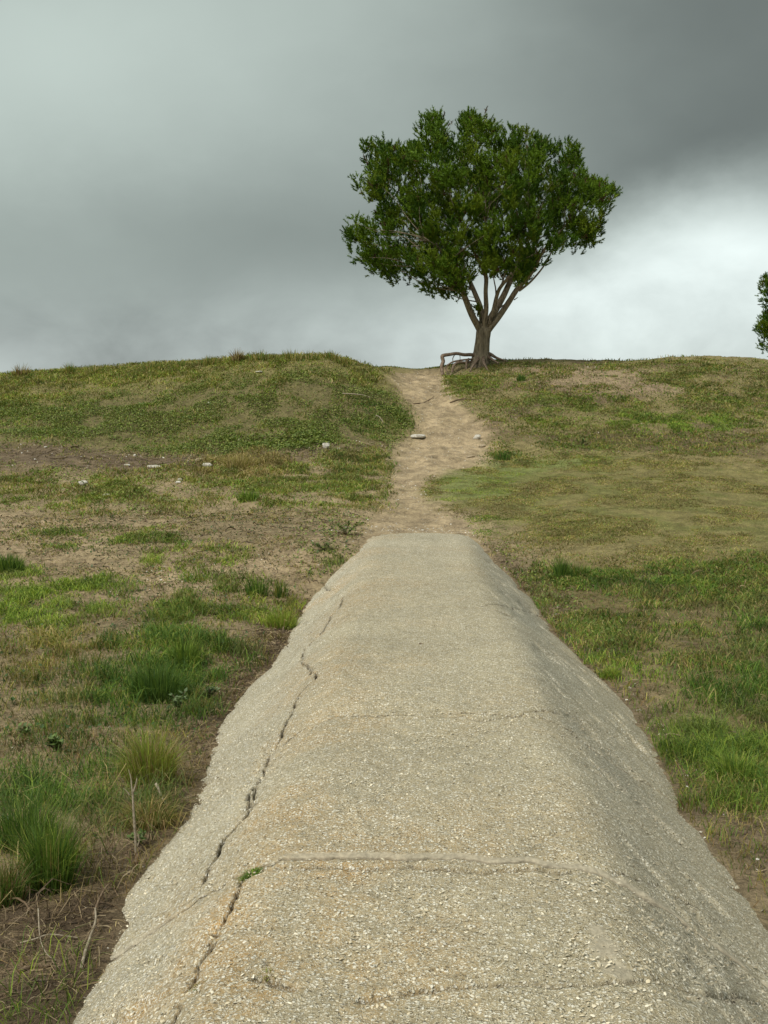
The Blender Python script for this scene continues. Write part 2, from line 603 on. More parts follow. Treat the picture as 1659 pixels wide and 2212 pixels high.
lay(sstep(fbm(xf * 1.1, yf * 1.1, 15), 0.52, 0.64) * sstep(-xf, 0.9, 1.5) * sstep(-yf, -16, -13), (0.27, 0.205, 0.125), 0.55)
lay(path_d, SAND * (1.0))
lay(sstep(fbm(xf * 3.5, yf * 3.0, 19), 0.45, 0.7) * path_d, SAND * 0.66, 0.75)
lay(sstep(fbm(xf * 1.1, yf * 1.1, 23), 0.5, 0.68) * path_d, (0.30, 0.235, 0.14), 0.5)
lay(sstep(yf, 33, 36), (0.12, 0.13, 0.045))

nxg, nyg = len(gx), len(gy)
jj, ii = np.meshgrid(np.arange(nyg - 1), np.arange(nxg - 1), indexing='ij')
quads = np.stack([jj * nxg + ii, jj * nxg + ii + 1, (jj + 1) * nxg + ii + 1, (jj + 1) * nxg + ii], -1).reshape(-1, 4)
V = np.stack([xf, yf, zf], 1)
# exact vertex normals for both sheets so that no seam shows between them
gzy, gzx = np.gradient(zf.reshape(nyg, nxg), gy, gx)
nrm = np.stack([-gzx.ravel(), -gzy.ravel(), np.ones(len(xf))], 1)
nrm /= np.linalg.norm(nrm, axis=1)[:, None]
onpath = path_d[quads].mean(1) > 0.5


def sub_sheet(name, sel):
    used, inv = np.unique(quads[sel], return_inverse=True)
    me = raw_mesh(name, V[used], inv.reshape(-1, 4), True)
    color_attr(me, 'col', base[used])
    me.normals_split_custom_set_from_vertices(nrm[used].astype(np.float32))
    o = link(name, me, M_GROUND)
    return tag(o, kind='structure')


sub_sheet('ground', ~onpath)
sub_sheet('path', onpath)


def ground_z(x, y):
    """height of the finished ground mesh (bilinear)"""
    x = np.asarray(x, float).ravel()
    y = np.asarray(y, float).ravel()
    i = np.clip(np.searchsorted(gx, x) - 1, 0, nxg - 2)
    j = np.clip(np.searchsorted(gy, y) - 1, 0, nyg - 2)
    fx = (x - gx[i]) / (gx[i + 1] - gx[i])
    fy = (y - gy[j]) / (gy[j + 1] - gy[j])
    Z = zf.reshape(nyg, nxg)
    return (Z[j, i] * (1 - fx) + Z[j, i + 1] * fx) * (1 - fy) + (Z[j + 1, i] * (1 - fx) + Z[j + 1, i + 1] * fx) * fy


def drop(px, py):
    p = hit(px, py)
    p[2] = ground_z(p[:1], p[1:2])[0]
    return p


# ------------------------------------------------------------------ the concrete causeway
JOINTS = [-2.8, 0.6, 3.90, 5.92, 9.43, 16.0]


def cz(x, y):
    """height of the causeway's skin"""
    x = np.asarray(x, float)
    y = np.asarray(y, float)
    half = 0.64 + 0.05 * np.sin(y * 0.9 + 0.6) * sstep(y, 4, 7)
    k = 0.05
    ax = np.abs(x + 0.03 * np.sin(y * 0.6)) - half
    sp = k * np.logaddexp(0, np.clip(ax / k, -60, 60))
    z = (-0.60 + 0.045 * (x > 0)) * sp - 0.030 * (x / 0.7) ** 2 * (np.abs(x) < 3)
    z = z + 0.05 * np.maximum(0, ax - 0.45) ** 2
    # every pour is a little domed, low at its joints
    for a, b in zip(JOINTS[:-1], JOINTS[1:]):
        t = np.clip((y - a) / (b - a), 0, 1)
        z = z + 0.030 * np.sin(np.pi * t) ** 0.8 * (0.4 + sstep(np.abs(x), 0.2, 0.8))
    z = z + (fbm(x * 1.6 + 5, y * 1.3, 140, 3) - 0.5) * 0.04 * (0.35 + sstep(np.abs(x), 0.45, 0.9))
    z = z - 0.05 * sstep(y, 15.4, 16.2) - 0.012 + 0.03 * sstep(y, 12, 15)
    return z


def cpt(px, py):
    """pixel -> point on the causeway's skin"""
    d = ray(px, py)
    t = np.linspace(1.5, 18, 4000)
    P = CAM[None] + d[None] * t[:, None]
    i = int(np.argmax(P[:, 2] < cz(P[:, 0], P[:, 1])))
    return P[i]


def crack_line(pix, seed, jit=0.009, step=0.03):
    if abs(pix[0][0] - pix[-1][0]) > 1.5 * abs(pix[0][1] - pix[-1][1]):
        jit = 0.005               # cracks across the causeway run straighter
    P = np.array([cpt(*p)[:2] for p in pix])
    out = [P[0]]
    for a, b in zip(P[:-1], P[1:]):
        n = max(1, int(np.linalg.norm(b - a) / step))
        for k in range(1, n + 1):
            out.append(a + (b - a) * k / n)
    out = np.array(out)
    r_ = np.random.default_rng(seed)
    out[1:-1] += r_.normal(0, jit, out[1:-1].shape) * np.array([1.0, 0.8])
    return out


CRACKS = [  # pixels, half width (m), depth (m)
    ([(745, 1283), (735, 1310), (715, 1330), (692, 1370), (660, 1400), (652, 1418), (655, 1430), (672, 1445), (684, 1456), (680, 1466), (655, 1490), (640, 1510), (636, 1535), (612, 1570), (605, 1595), (580, 1625), (575, 1655), (555, 1685), (540, 1715), (535, 1745)], 0.0075, 0.045),
    ([(556, 1690), (545, 1740), (530, 1765), (505, 1790), (480, 1815), (470, 1840), (455, 1870), (440, 1905)], 0.0085, 0.05),
    ([(525, 1895), (510, 1930), (495, 1965), (470, 2000), (455, 2040), (432, 2085), (425, 2110), (405, 2136)], 0.0060, 0.04),
    ([(380, 2165), (384, 2180), (380, 2195), (388, 2212)], 0.005, 0.03),
    ([(420, 1935), (380, 1965), (340, 2000), (295, 2035)], 0.004, 0.02),
    ([(780, 2158), (850, 2153), (930, 2137), (1030, 2128), (1120, 2124), (1230, 2124), (1340, 2115), (1430, 2106), (1480, 2125), (1530, 2148), (1580, 2146), (1655, 2158)], 0.0085, 0.05),
    ([(558, 2112), (580, 2117), (605, 2127), (632, 2136)], 0.013, 0.06),
    ([(700, 1318), (676, 1333), (655, 1346)], 0.010, 0.02),
    ([(700, 1262), (706, 1270), (712, 1274), (722, 1274)], 0.009, 0.03),
    ([(1040, 1311), (1100, 1312), (1180, 1322)], 0.007, 0.014),
    ([(1660, 1985), (1600, 1925), (1560, 1905)], 0.004, 0.02),
    ([(650, 1340), (590, 1380), (545, 1420)], 0.008, 0.012),
    ([(1330, 1885), (1400, 1905), (1470, 1935), (1560, 1995)], 0.004, 0.02),
]
CRACKS.append(([(560, 1876), (640, 1876), (700, 1870), (790, 1877), (850, 1871), (960, 1876), (1045, 1886), (1140, 1876), (1240, 1882)], 0.012, 0.06))
CRACKS.append(([(720, 1545), (790, 1543), (880, 1550), (1000, 1547), (1038, 1556), (1100, 1547), (1210, 1541)], 0.006, 0.03))
CRK = [(crack_line(p, i), w, d) for i, (p, w, d) in enumerate(CRACKS)]

M_CONC, N = material('shell_concrete')
vec = obj_vec(N)
st = attr(N, 'stain')
ss = N.n('ShaderNodeSeparateColor')
N.put(ss.inputs[0], st)
ochre, grey, mortar = ss.outputs
nwarp = N.n('ShaderNodeTexNoise')
N.put(nwarp.inputs['Vector'], vec)
nwarp.inputs['Scale'].default_value = 30.0
mixv = N.n('ShaderNodeVectorMath', operation='MULTIPLY_ADD')
N.put(mixv.inputs[0], nwarp.outputs['Color'])
mixv.inputs[1].default_value = (0.018, 0.018, 0.018)
N.put(mixv.inputs[2], vec)
vw = mixv.outputs[0]


def shells(scale, lo, hi):
    vo = N.n('ShaderNodeTexVoronoi', feature='F1')
    N.put(vo.inputs['Vector'], vw)
    vo.inputs['Scale'].default_value = scale
    vo.inputs['Randomness'].default_value = 1.0
    sp = N.n('ShaderNodeSeparateColor')
    N.put(sp.inputs[0], vo.outputs['Color'])
    body = N.step(vo.outputs['Distance'], lo, hi, 1.0, 0.0)
    return body, sp.outputs[0], sp.outputs[1]


b1, r1, q1 = shells(72.0, 0.30, 0.50)
b2, r2, q2 = shells(140.0, 0.32, 0.52)
b3, r3, q3 = shells(210.0, 0.3, 0.6)
b1 = N.m('MULTIPLY', b1, N.step(r1, 0.42, 0.5))
b2 = N.m('MULTIPLY', b2, N.step(r2, 0.25, 0.35))
b3 = N.m('MULTIPLY', b3, N.step(r3, 0.25, 0.45))
nm = N.m('SUBTRACT', 1.0, mortar)
b1, b2, b3 = (N.m('MULTIPLY', b, nm) for b in (b1, b2, b3))
big = N.noise(vec, 1.1, 4, 0.6)
mid = N.noise(vec, 7.0, 4, 0.6)
fine = N.noise(vec, 60.0, 3, 0.6)
matrix = N.mix(N.m('MULTIPLY', ochre, N.step(mid, 0.3, 0.65, 0.25, 1.0)), (0.285, 0.235, 0.140), (0.31, 0.19, 0.070))
matrix = N.mix(grey, matrix, (0.20, 0.185, 0.135))
matrix = N.mix(N.m('MULTIPLY', mortar, 0.9), matrix, (0.33, 0.285, 0.20))
matrix = N.mix(1.0, matrix, N.step(fine, 0.25, 0.75, 0.78, 1.22), 'MULTIPLY')
shellc = N.mix(q1, (0.56, 0.50, 0.36), (0.74, 0.69, 0.56))
shellc = N.mix(N.m('MULTIPLY', grey, 0.45), shellc, (0.38, 0.36, 0.28))
shellc2 = N.mix(q2, (0.47, 0.41, 0.27), (0.68, 0.62, 0.48))
shellc2 = N.mix(N.m('MULTIPLY', grey, 0.45), shellc2, (0.32, 0.30, 0.225))
c = N.mix(N.m('MULTIPLY', b3, 0.55), matrix, shellc2)
c = N.mix(N.m('MULTIPLY', b2, 0.75), c, shellc2)
c = N.mix(N.m('MULTIPLY', b1, 0.85), c, shellc)
c = N.mix(1.0, c, N.step(big, 0.25, 0.75, 1.06, 1.26), 'MULTIPLY')
c = N.mix(1.0, c, (0.965, 1.0, 1.07), 'MULTIPLY')
c = N.mix(1.0, c, N.step(mid, 0.25, 0.75, 0.92, 1.08), 'MULTIPLY')
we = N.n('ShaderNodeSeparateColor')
N.put(we.inputs[0], attr(N, 'wear_shade'))
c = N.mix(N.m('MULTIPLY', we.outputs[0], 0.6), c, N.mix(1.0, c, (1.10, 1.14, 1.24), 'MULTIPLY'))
c = N.mix(we.outputs[1], c, (0.030, 0.024, 0.017))  # crack soil, coloured near black to paint in the shade of the gap
pit = N.m('MULTIPLY', N.step(N.noise(vec, 85.0, 2, 0.5), 0.60, 0.70), nm)
c = N.mix(N.m('MULTIPLY', pit, 0.6), c, (0.13, 0.105, 0.07))
h = N.m('ADD', N.m('ADD', N.m('MULTIPLY', b1, 0.55), N.m('MULTIPLY', b2, 0.35)), N.m('ADD', N.m('MULTIPLY', b3, 0.15), N.m('MULTIPLY', fine, 0.35)))
h = N.m('SUBTRACT', h, N.m('MULTIPLY', pit, 0.8))
finish(N, principled(N, c, 0.9, bump(N, h, 0.75, 0.010), 0.15))

causeway = empty('concrete_causeway', (0, 6, -0.45))
tag(causeway, 'long humped causeway of pale shell concrete with cracks and sloping sides', 'causeway')

cx = np.unique(np.concatenate([np.arange(-1.85, -1.15, 0.02), np.arange(-1.15, -0.10, 0.0058), np.arange(-0.10, 0.9, 0.0115), np.arange(0.9, 1.85, 0.017)]))


def joint_y(j, x):
    w = 0.012 * (vnoise(x * 9, x * 0 + j * 7.7, 200 + j) - 0.5) * 2 + 0.008 * (vnoise(x * 40, x * 0 + j, 220 + j) - 0.5) * 2
    if j in (0, 5):
        w = w * (1 if j == 0 else 7)
    skew = {2: -0.05, 3: 0.06, 4: 0.05}.get(j, 0.0)
    return JOINTS[j] + w + skew * (x / 1.0) + (0.18 * (x / 0.8) ** 2 * -0.3 if j == 5 else 0)


for j in range(5):
    a, b = JOINTS[j], JOINTS[j + 1]
    ys = [a]
    while ys[-1] < b:
        yv = ys[-1]
        ys.append(yv + (0.05 if yv < 2.0 else max(0.0058, 0.0019 * yv)))
    t = (np.array(ys) - a) / (ys[-1] - a)
    t = np.r_[0, t]                    # a first row that drops into the joint
    t = np.r_[t, 1.0]
    TX, TT = np.meshgrid(cx, t)
    gap = {1: 0.004, 2: 0.0085, 3: 0.007, 4: 0.007}
    y0 = joint_y(j, TX) + gap.get(j, 0.0)
    y1 = joint_y(j + 1, TX) - gap.get(j + 1, 0.0)
    TY = y0 + (y1 - y0) * TT
    xv, yv = TX.ravel(), TY.ravel()
    zv = cz(xv, yv)
    zv = zv + (fbm(xv * 22, yv * 22, 300, 3) - 0.5) * 0.014
    zv = zv - 0.022 * sstep(fbm(xv * 4.5, yv * 3.2, 310, 4), 0.58, 0.72) * (0.3 + 0.7 * sstep(np.abs(xv), 0.5, 0.8))
    zv = zv - 0.02 * sstep(fbm(xv * 9 + yv * 5, yv * 2.5, 315, 3), 0.66, 0.74) * sstep(np.abs(xv), 0.65, 0.95)
    # ragged outer edge
    dep = np.zeros(len(xv))
    soil = np.zeros(len(xv))  # packed soil plus painted shade inside cracks and joints
    for ln, w, d in CRK:
        lo, hi_ = ln.min(0) - 0.05, ln.max(0) + 0.05
        sel = np.where((xv > lo[0]) & (xv < hi_[0]) & (yv > lo[1]) & (yv < hi_[1]))[0]
        if len(sel):
            dd = seg_dist(ln, xv[sel], yv[sel], closed=False)
            # the width breathes along the crack
            ww = w * 1.05 * (0.55 + 0.9 * vnoise(xv[sel] * 14 + 3, yv[sel] * 14, 410))
            cut = d * (1 - sstep(dd, ww * 0.55, ww * 1.15)) + 0.006 * (1 - sstep(dd, 0, 0.035))
            dep[sel] = np.maximum(dep[sel], cut)
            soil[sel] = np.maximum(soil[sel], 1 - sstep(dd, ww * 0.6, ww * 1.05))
    zv = zv - dep
    # chipped arris beside the joint
    dj = np.minimum(np.abs(yv - y0.ravel()), np.abs(y1.ravel() - yv))
    zv = zv - 0.006 * (1 - sstep(dj, 0, 0.022)) * (0 < j)
    zv = zv.reshape(TX.shape)
    zv[0] -= 0.06
    zv[-1] -= 0.06
    zv = zv.ravel()
    yv = yv.copy()
    yv[:len(cx)] += 0.035          # the far lip of a joint is hollow underneath
    n0, n1_ = TX.shape
    ja, ia = np.meshgrid(np.arange(n0 - 1), np.arange(n1_ - 1), indexing='ij')
    q = np.stack([ja * n1_ + ia, ja * n1_ + ia + 1, (ja + 1) * n1_ + ia + 1, (ja + 1) * n1_ + ia], -1).reshape(-1, 4)
    me = raw_mesh('slab', np.stack([xv, yv, zv], 1), q, True)
    # stains: r ochre lichen, g grey weathering, b smooth mortar
    nz = fbm(xv * 2.0, yv * 1.4, 330)
    och = np.exp(-((xv + 0.72 + 0.10 * np.sin(yv)) / 0.42) ** 2) * sstep(nz, 0.30, 0.62) * (0.35 + 0.65 * sstep(-yv, -7, -2)) * 1.1
    och = och + 0.7 * sstep(-yv, -5.4, -3.0) * sstep(-xv, -0.75, 0.5) * sstep(fbm(xv * 3, yv * 3, 350), 0.42, 0.7)
    och = och + 0.25 * sstep(nz, 0.5, 0.8)
    gry = sstep(xv, 0.58, 0.86) * (0.55 + 0.9 * (fbm(xv * 3, yv * 0.9, 340) - 0.4)) * (1 - 0.6 * sstep(xv, 1.05, 1.35))
    och = och * (1 - 0.8 * sstep(-xv, 0.95, 1.2))
    for px, py, r_ in [(705, 1290, 0.30), (660, 1320, 0.25), (480, 1960, 0.35), (430, 2080, 0.4), (600, 1760, 0.3)]:
        c0 = cpt(px, py)
        och = och + 0.9 * np.exp(-((xv - c0[0]) ** 2 + ((yv - c0[1]) * 0.6) ** 2) / (r_ * 0.7) ** 2) * sstep(nz, 0.25, 0.55)
    jd = np.abs(yv - (joint_y(2, xv) + 0.018))
    mor = (1 - sstep(jd, 0.012, 0.034)) * sstep(xv, -0.75, -0.45) * (0.8 + 0.4 * fbm(xv * 8, yv * 8, 360))
    mor = np.maximum(mor, 0.9 * (1 - sstep(np.abs(yv - joint_y(2, xv) + 0.0), 0.02, 0.05)) * sstep(-xv, 0.9, 1.1) * 0.8)
    for (px, py, r_) in [(1310, 2045, 0.06), (1330, 2090, 0.05), (1290, 2010, 0.035)]:
        c0 = cpt(px, py)
        mor = np.maximum(mor, 0.9 * (1 - sstep(np.hypot(xv - c0[0], (yv - c0[1]) * 0.8) + 0.05 * (fbm(xv * 20, yv * 20, 365) - 0.5), r_ * 0.5, r_)))
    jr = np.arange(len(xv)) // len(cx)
    soil[(jr == 0) | (jr == n0 - 1)] = 1.0  # joint walls take the full dark colour, so joints read as shaded
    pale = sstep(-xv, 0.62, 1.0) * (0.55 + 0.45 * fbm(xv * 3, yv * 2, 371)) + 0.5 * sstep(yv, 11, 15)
    color_attr(me, 'wear_shade', np.clip(np.stack([pale, soil, soil * 0], 1), 0, 1))
    color_attr(me, 'stain', np.clip(np.stack([och, gry, mor], 1), 0, 1))
    link('slab', me, M_CONC, causeway)

# loose and half-set shells standing out of the near concrete
def chips(n, ptfun, size, cols, zoff=0.0, flat=0.35, seed=1, dull=None):
    """small six-sided curved flakes; ptfun(n) -> points (n,3)"""
    r_ = np.random.default_rng(seed)
    P = ptfun(r_, n)
    n = len(P)
    sz = size[0] + (size[1] - size[0]) * r_.random(n) ** 2
    k = 5
    th = np.arange(k) * 2 * np.pi / k
    az = r_.random(n) * 6.28
    ax = np.cos(az)[:, None] * np.cos(th) - np.sin(az)[:, None] * np.sin(th) * 0.62
    ay = np.sin(az)[:, None] * np.cos(th) + np.cos(az)[:, None] * np.sin(th) * 0.62
    rr = sz[:, None] * (0.7 + 0.6 * r_.random((n, k)))
    tilt = r_.normal(0, flat, (n, 2))
    vx, vy = ax * rr, ay * rr
    vz = vx * tilt[:, :1] + vy * tilt[:, 1:] - rr * 0.15
    ring = np.stack([vx, vy, vz], -1) + P[:, None]
    top = P + np.array([0, 0, 1.0]) * (sz * 0.28)[:, None]
    V_ = np.concatenate([ring, top[:, None]], 1).reshape(-1, 3)
    V_[:, 2] += zoff
    b_ = np.arange(n)[:, None] * (k + 1)
    jx = np.arange(k)[None]
    F_ = np.stack([b_ + jx, b_ + (jx + 1) % k, b_ + k + 0 * jx], -1).reshape(-1, 3)
    cc = np.asarray(cols)[r_.integers(0, len(cols), n)] * (0.75 + 0.5 * r_.random((n, 1)))
    if dull is not None:
        cc = cc * (1 - 0.45 * dull(P))[:, None]
    return V_, F_, np.repeat(cc, k + 1, 0)


M_CHIP, N = material('shell_chip')
finish(N, principled(N, attr(N, 'col'), 0.6, None, 0.3))


def on_causeway(r_, n):
    y = 2.2 + 4.5 * r_.random(n) ** 1.6
    x = r_.uniform(-1.45, 1.45, n)
    keep = (np.abs(y - joint_y(2, x) - 0.02) > 0.035)
    for ln, w, d in CRK:
        keep &= seg_dist(ln, x, y, closed=False) > 0.02
    x, y = x[keep], y[keep]
    return np.stack([x, y, cz(x, y)], 1)


V_, F_, C_ = chips(26000, on_causeway, (0.0025, 0.008), [(0.60, 0.54, 0.40), (0.68, 0.63, 0.50), (0.50, 0.44, 0.31), (0.42, 0.35, 0.23), (0.58, 0.51, 0.36)], 0.0005, 0.3, 3, lambda P: sstep(P[:, 0], 0.5, 0.85))
me = raw_mesh('shell_aggregate', V_, F_, True)
color_attr(me, 'col', C_)
tag(link('shell_aggregate', me, M_CHIP, causeway), kind='stuff')

# ------------------------------------------------------------------ grass
COLS = {
    'bright': [(0.115, 0.185, 0.030), (0.095, 0.165, 0.026), (0.15, 0.20, 0.040)],
    'green': [(0.060, 0.115, 0.020), (0.075, 0.130, 0.024), (0.050, 0.098, 0.018)],
    'dark': [(0.034, 0.078, 0.016), (0.042, 0.088, 0.020), (0.030, 0.066, 0.016)],
    'olive': [(0.135, 0.140, 0.035), (0.110, 0.120, 0.030), (0.16, 0.155, 0.042)],
    'straw': [(0.21, 0.185, 0.085), (0.17, 0.145, 0.065), (0.25, 0.22, 0.115)],
    'brown': [(0.13, 0.095, 0.050), (0.10, 0.072, 0.040), (0.16, 0.115, 0.055)],
    'lime': [(0.17, 0.225, 0.035), (0.14, 0.20, 0.030)],
}


def pick_cols(mixd, n, r_):
    keys = list(mixd)
    p = np.array([mixd[k] for k in keys], float)
    p /= p.sum()
    ch = r_.choice(len(keys), n, p=p)
    out = np.zeros((n, 3))
    for i, k in enumerate(keys):
        s_ = ch == i
        arr = np.array(COLS[k])
        out[s_] = arr[r_.integers(0, len(arr), s_.sum())]
    return out * np.array([1.75, 1.6, 1.45]) * (0.75 + 0.5 * r_.random((n, 1)))


def blades(P, h, az, lean, w, cols, r_, tip=1.0):
    """three-triangle blades; returns verts, tris, colours"""
    n = len(P)
    d = np.stack([np.cos(az), np.sin(az), np.zeros(n)], 1)
    a2 = r_.random(n) * 6.28
    sd = np.stack([np.cos(a2), np.sin(a2), np.zeros(n)], 1) * (w / 2)[:, None]
    upv = np.array([0, 0, 1.0])[None]
    mid_ = P + d * (h * lean * 0.30)[:, None] + upv * (h * 0.55)[:, None]
    tip_ = P + d * (h * lean * 1.0)[:, None] + upv * (h * np.clip(1 - 0.45 * lean ** 2, 0.1, 1))[:, None]
    V_ = np.stack([P - sd, P + sd, mid_ - sd * 0.75, mid_ + sd * 0.75, tip_], 1).reshape(-1, 3)
    b_ = np.arange(n)[:, None] * 5
    F_ = np.concatenate([b_ + np.array([[0, 1, 3]]), b_ + np.array([[0, 3, 2]]), b_ + np.array([[2, 3, 4]])], 1).reshape(-1, 3)
    c5 = np.repeat(cols[:, None], 5, 1)
    c5[:, 4] = c5[:, 4] * tip + np.array([0.05, 0.03, 0.0]) * (tip < 1)
    return V_, F_, c5.reshape(-1, 3)


class Soup:
    def __init__(self):
        self.V, self.F, self.C, self.k = [], [], [], 0

    def add(self, V_, F_, C_):
        self.V.append(V_)
        self.F.append(F_ + self.k)
        self.C.append(C_)
        self.k += len(V_)

    def obj(self, name, mat, parent=None):
        me = raw_mesh(name, np.vstack(self.V), np.vstack(self.F), False)
        color_attr(me, 'col', np.vstack(self.C))
        return link(name, me, mat, parent)


def off_causeway(x, y, z):
    return (z > cz(x, y) + 0.005) | (np.abs(x) > 1.85) | (y > 16.0)


def width_at(y):
    return np.maximum(0.0035, 0.00075 * y)


def scatter(soup, poly, dens, hgt, mixd, seed, clump=0.5, csc=2.0, lean=0.6, soft=0.25, wk=1.0, wind=None, avoid_path=True):
    """blades over a patch of ground given as a world polygon; denser in clumps of noise"""
    r_ = np.random.default_rng(seed)
    lo, hi_ = poly.min(0) - soft, poly.max(0) + soft
    A = (hi_ - lo).prod()
    n = int(dens * A)
    x = r_.uniform(lo[0], hi_[0], n)
    y = r_.uniform(lo[1], hi_[1], n)
    wx_, wy_ = warp(x, y, 0.25, seed + 3, 2.2)
    m = pmask(poly, wx_, wy_, soft)
    cn = fbm(x * csc, y * csc, seed + 9, 3)
    pr = m * (1 - clump + clump * 2.2 * sstep(cn, 0.42, 0.62))
    # keep density even on the screen: thin out far away where blades overlap
    keep = r_.random(n) < pr
    if avoid_path:
        keep &= ~((pmask(PATH, x, y, 0.25) > r_.random(n) * 0.9 + 0.1))
    x, y, cn = x[keep], y[keep], cn[keep]
    z = ground_z(x, y)
    ok = off_causeway(x, y, z)
    x, y, z, cn = x[ok], y[ok], z[ok], cn[ok]
    n = len(x)
    if n == 0:
        return
    h_ = (hgt[0] + (hgt[1] - hgt[0]) * r_.random(n) ** 1.5) * (0.6 + 0.8 * sstep(cn, 0.35, 0.65))
    az = r_.random(n) * 6.28 if wind is None else wind + r_.normal(0, 0.9, n)
    ln = np.abs(r_.normal(lean, 0.3, n))
    far_ = sstep(y, 8, 18)
    h_ = h_ * (1 - 0.35 * far_)
    ln = ln + 0.35 * far_
    cc_ = pick_cols(mixd, n, r_)
    # drier and greener drifts through the sward
    t1 = fbm(x * 1.3, y * 1.3, 71, 3)[:, None]
    t2 = fbm(x * 3.7, y * 3.7, 73, 3)[:, None]
    cc_ = cc_ * (0.72 + 0.56 * sstep(t2, 0.3, 0.7))
    dryk = 0.25 * sstep(t1, 0.5, 0.72)
    cc_ = cc_ * (1 - dryk) + np.array([0.27, 0.235, 0.115]) * dryk
    soup.add(*blades(np.stack([x, y, z - 0.004], 1), h_, az, ln, width_at(y) * wk * (0.7 + 0.6 * r_.random(n)), cc_, r_))


def ell(cx_, cy_, rx, ry, k=14):
    t = np.arange(k) * 2 * np.pi / k
    return poly_world([(cx_ + rx * math.cos(a), cy_ + ry * math.sin(a)) for a in t])


G = Soup()
CREST_L = poly_world([(-200, 818), (0, 812), (250, 797), (500, 779), (720, 771), (780, 786), (828, 802), (835, 830), (800, 836), (740, 824), (560, 828), (300, 852), (0, 882), (-200, 890)])
MID_L = poly_world([(-200, 1005), (0, 1005), (300, 1015), (520, 1000), (820, 970), (845, 1040), (820, 1100), (700, 1110), (400, 1115), (0, 1110), (-200, 1110)])
LOW_L = poly_world([(-300, 1110), (400, 1110), (780, 1110), (780, 1180), (650, 1290), (500, 1440), (380, 1650), (250, 1900), (-300, 1950)])
DUNE_R = poly_world([(960, 815), (1000, 800), (1130, 786), (1250, 788), (1400, 784), (1520, 776), (1659, 782), (1900, 790), (1900, 985), (1300, 985), (1060, 990), (1070, 930), (1000, 875)])
scatter(G, CREST_L, 950, (0.06, 0.22), {'olive': 6, 'straw': 2, 'green': 1, 'bright': 3, 'lime': 1}, 101, 0.6, 1.4, 0.8, 0.6)
scatter(G, CREST_L + np.array([0, 1.5]), 300, (0.06, 0.20), {'olive': 5, 'straw': 1.2, 'green': 3}, 102, 0.8, 1.6, 0.8, 0.5)
scatter(G, CREEP, 420, (0.04, 0.14), {'bright': 4, 'green': 2, 'olive': 4, 'straw': 1}, 103, 0.8, 1.2, 0.8, 0.9)
scatter(G, DARKBAND, 160, (0.03, 0.10), {'olive': 4, 'green': 2, 'straw': 2}, 123, 0.8, 1.4, 0.8, 0.6)
scatter(G, MID_L, 800, (0.04, 0.15), {'olive': 5, 'bright': 2, 'straw': 3, 'green': 2, 'brown': 1}, 104, 0.75, 0.8, 0.7)
scatter(G, LOW_L, 850, (0.015, 0.065), {'olive': 3, 'green': 2, 'straw': 3, 'brown': 3}, 105, 0.8, 1.8, 1.1)
scatter(G, DUNE_R, 900, (0.03, 0.11), {'olive': 6, 'straw': 2, 'green': 3, 'brown': 1, 'bright': 2}, 106, 0.75, 1.3, 0.8)
scatter(G, DUNE_R + np.array([0, 1.3]), 90, (0.03, 0.16), {'olive': 4, 'straw': 2, 'green': 4}, 107, 0.6, 0.9)
scatter(G, LAWN, 2300, (0.016, 0.05), {'olive': 6, 'straw': 4, 'green': 1, 'brown': 2, 'bright': 1}, 108, 0.65, 1.6, 0.9, 0.8)
scatter(G, poly_world([(1090, 1120), (1659, 1190), (1900, 1180), (1900, 1260), (1400, 1225), (1180, 1190), (1070, 1150)]), 1300, (0.015, 0.05), {'olive': 6, 'straw': 3, 'green': 2, 'bright': 1, 'brown': 1}, 128, 0.6, 2.0, 0.9, 0.6)
scatter(G, poly_world([(1080, 960), (1300, 955), (1659, 965), (1900, 970), (1900, 1015), (1300, 1000), (1100, 1003)]), 900, (0.02, 0.06), {'olive': 5, 'straw': 2, 'green': 3, 'brown': 1}, 129, 0.75, 2.0, 0.9, 0.6)
scatter(G, LAWN_EDGE, 2200, (0.015, 0.036), {'bright': 5, 'lime': 2, 'olive': 3}, 109, 0.4, 2.0, 0.9, 0.12)
scatter(G, GREEN_R, 2900, (0.03, 0.11), {'green': 5, 'bright': 2, 'dark': 2, 'olive': 4, 'straw': 2, 'brown': 1}, 110, 0.75, 1.6, 0.95, 0.7)
scatter(G, SOIL_R, 700, (0.02, 0.09), {'green': 3, 'olive': 3, 'straw': 2, 'brown': 2}, 111, 0.8, 1.4, 0.8)
scatter(G, SOIL_L, 500, (0.02, 0.06), {'brown': 6, 'straw': 3, 'olive': 1}, 112, 0.6, 2.0, 1.3)
scatter(G, poly_world([(1040, 1130), (1400, 1190), (1659, 1210), (1800, 1300), (1330, 1235), (1190, 1240), (1060, 1180)]), 1000, (0.02, 0.06), {'olive': 5, 'straw': 3, 'green': 2, 'brown': 2}, 113, 0.6, 1.6, 0.9, 0.5)

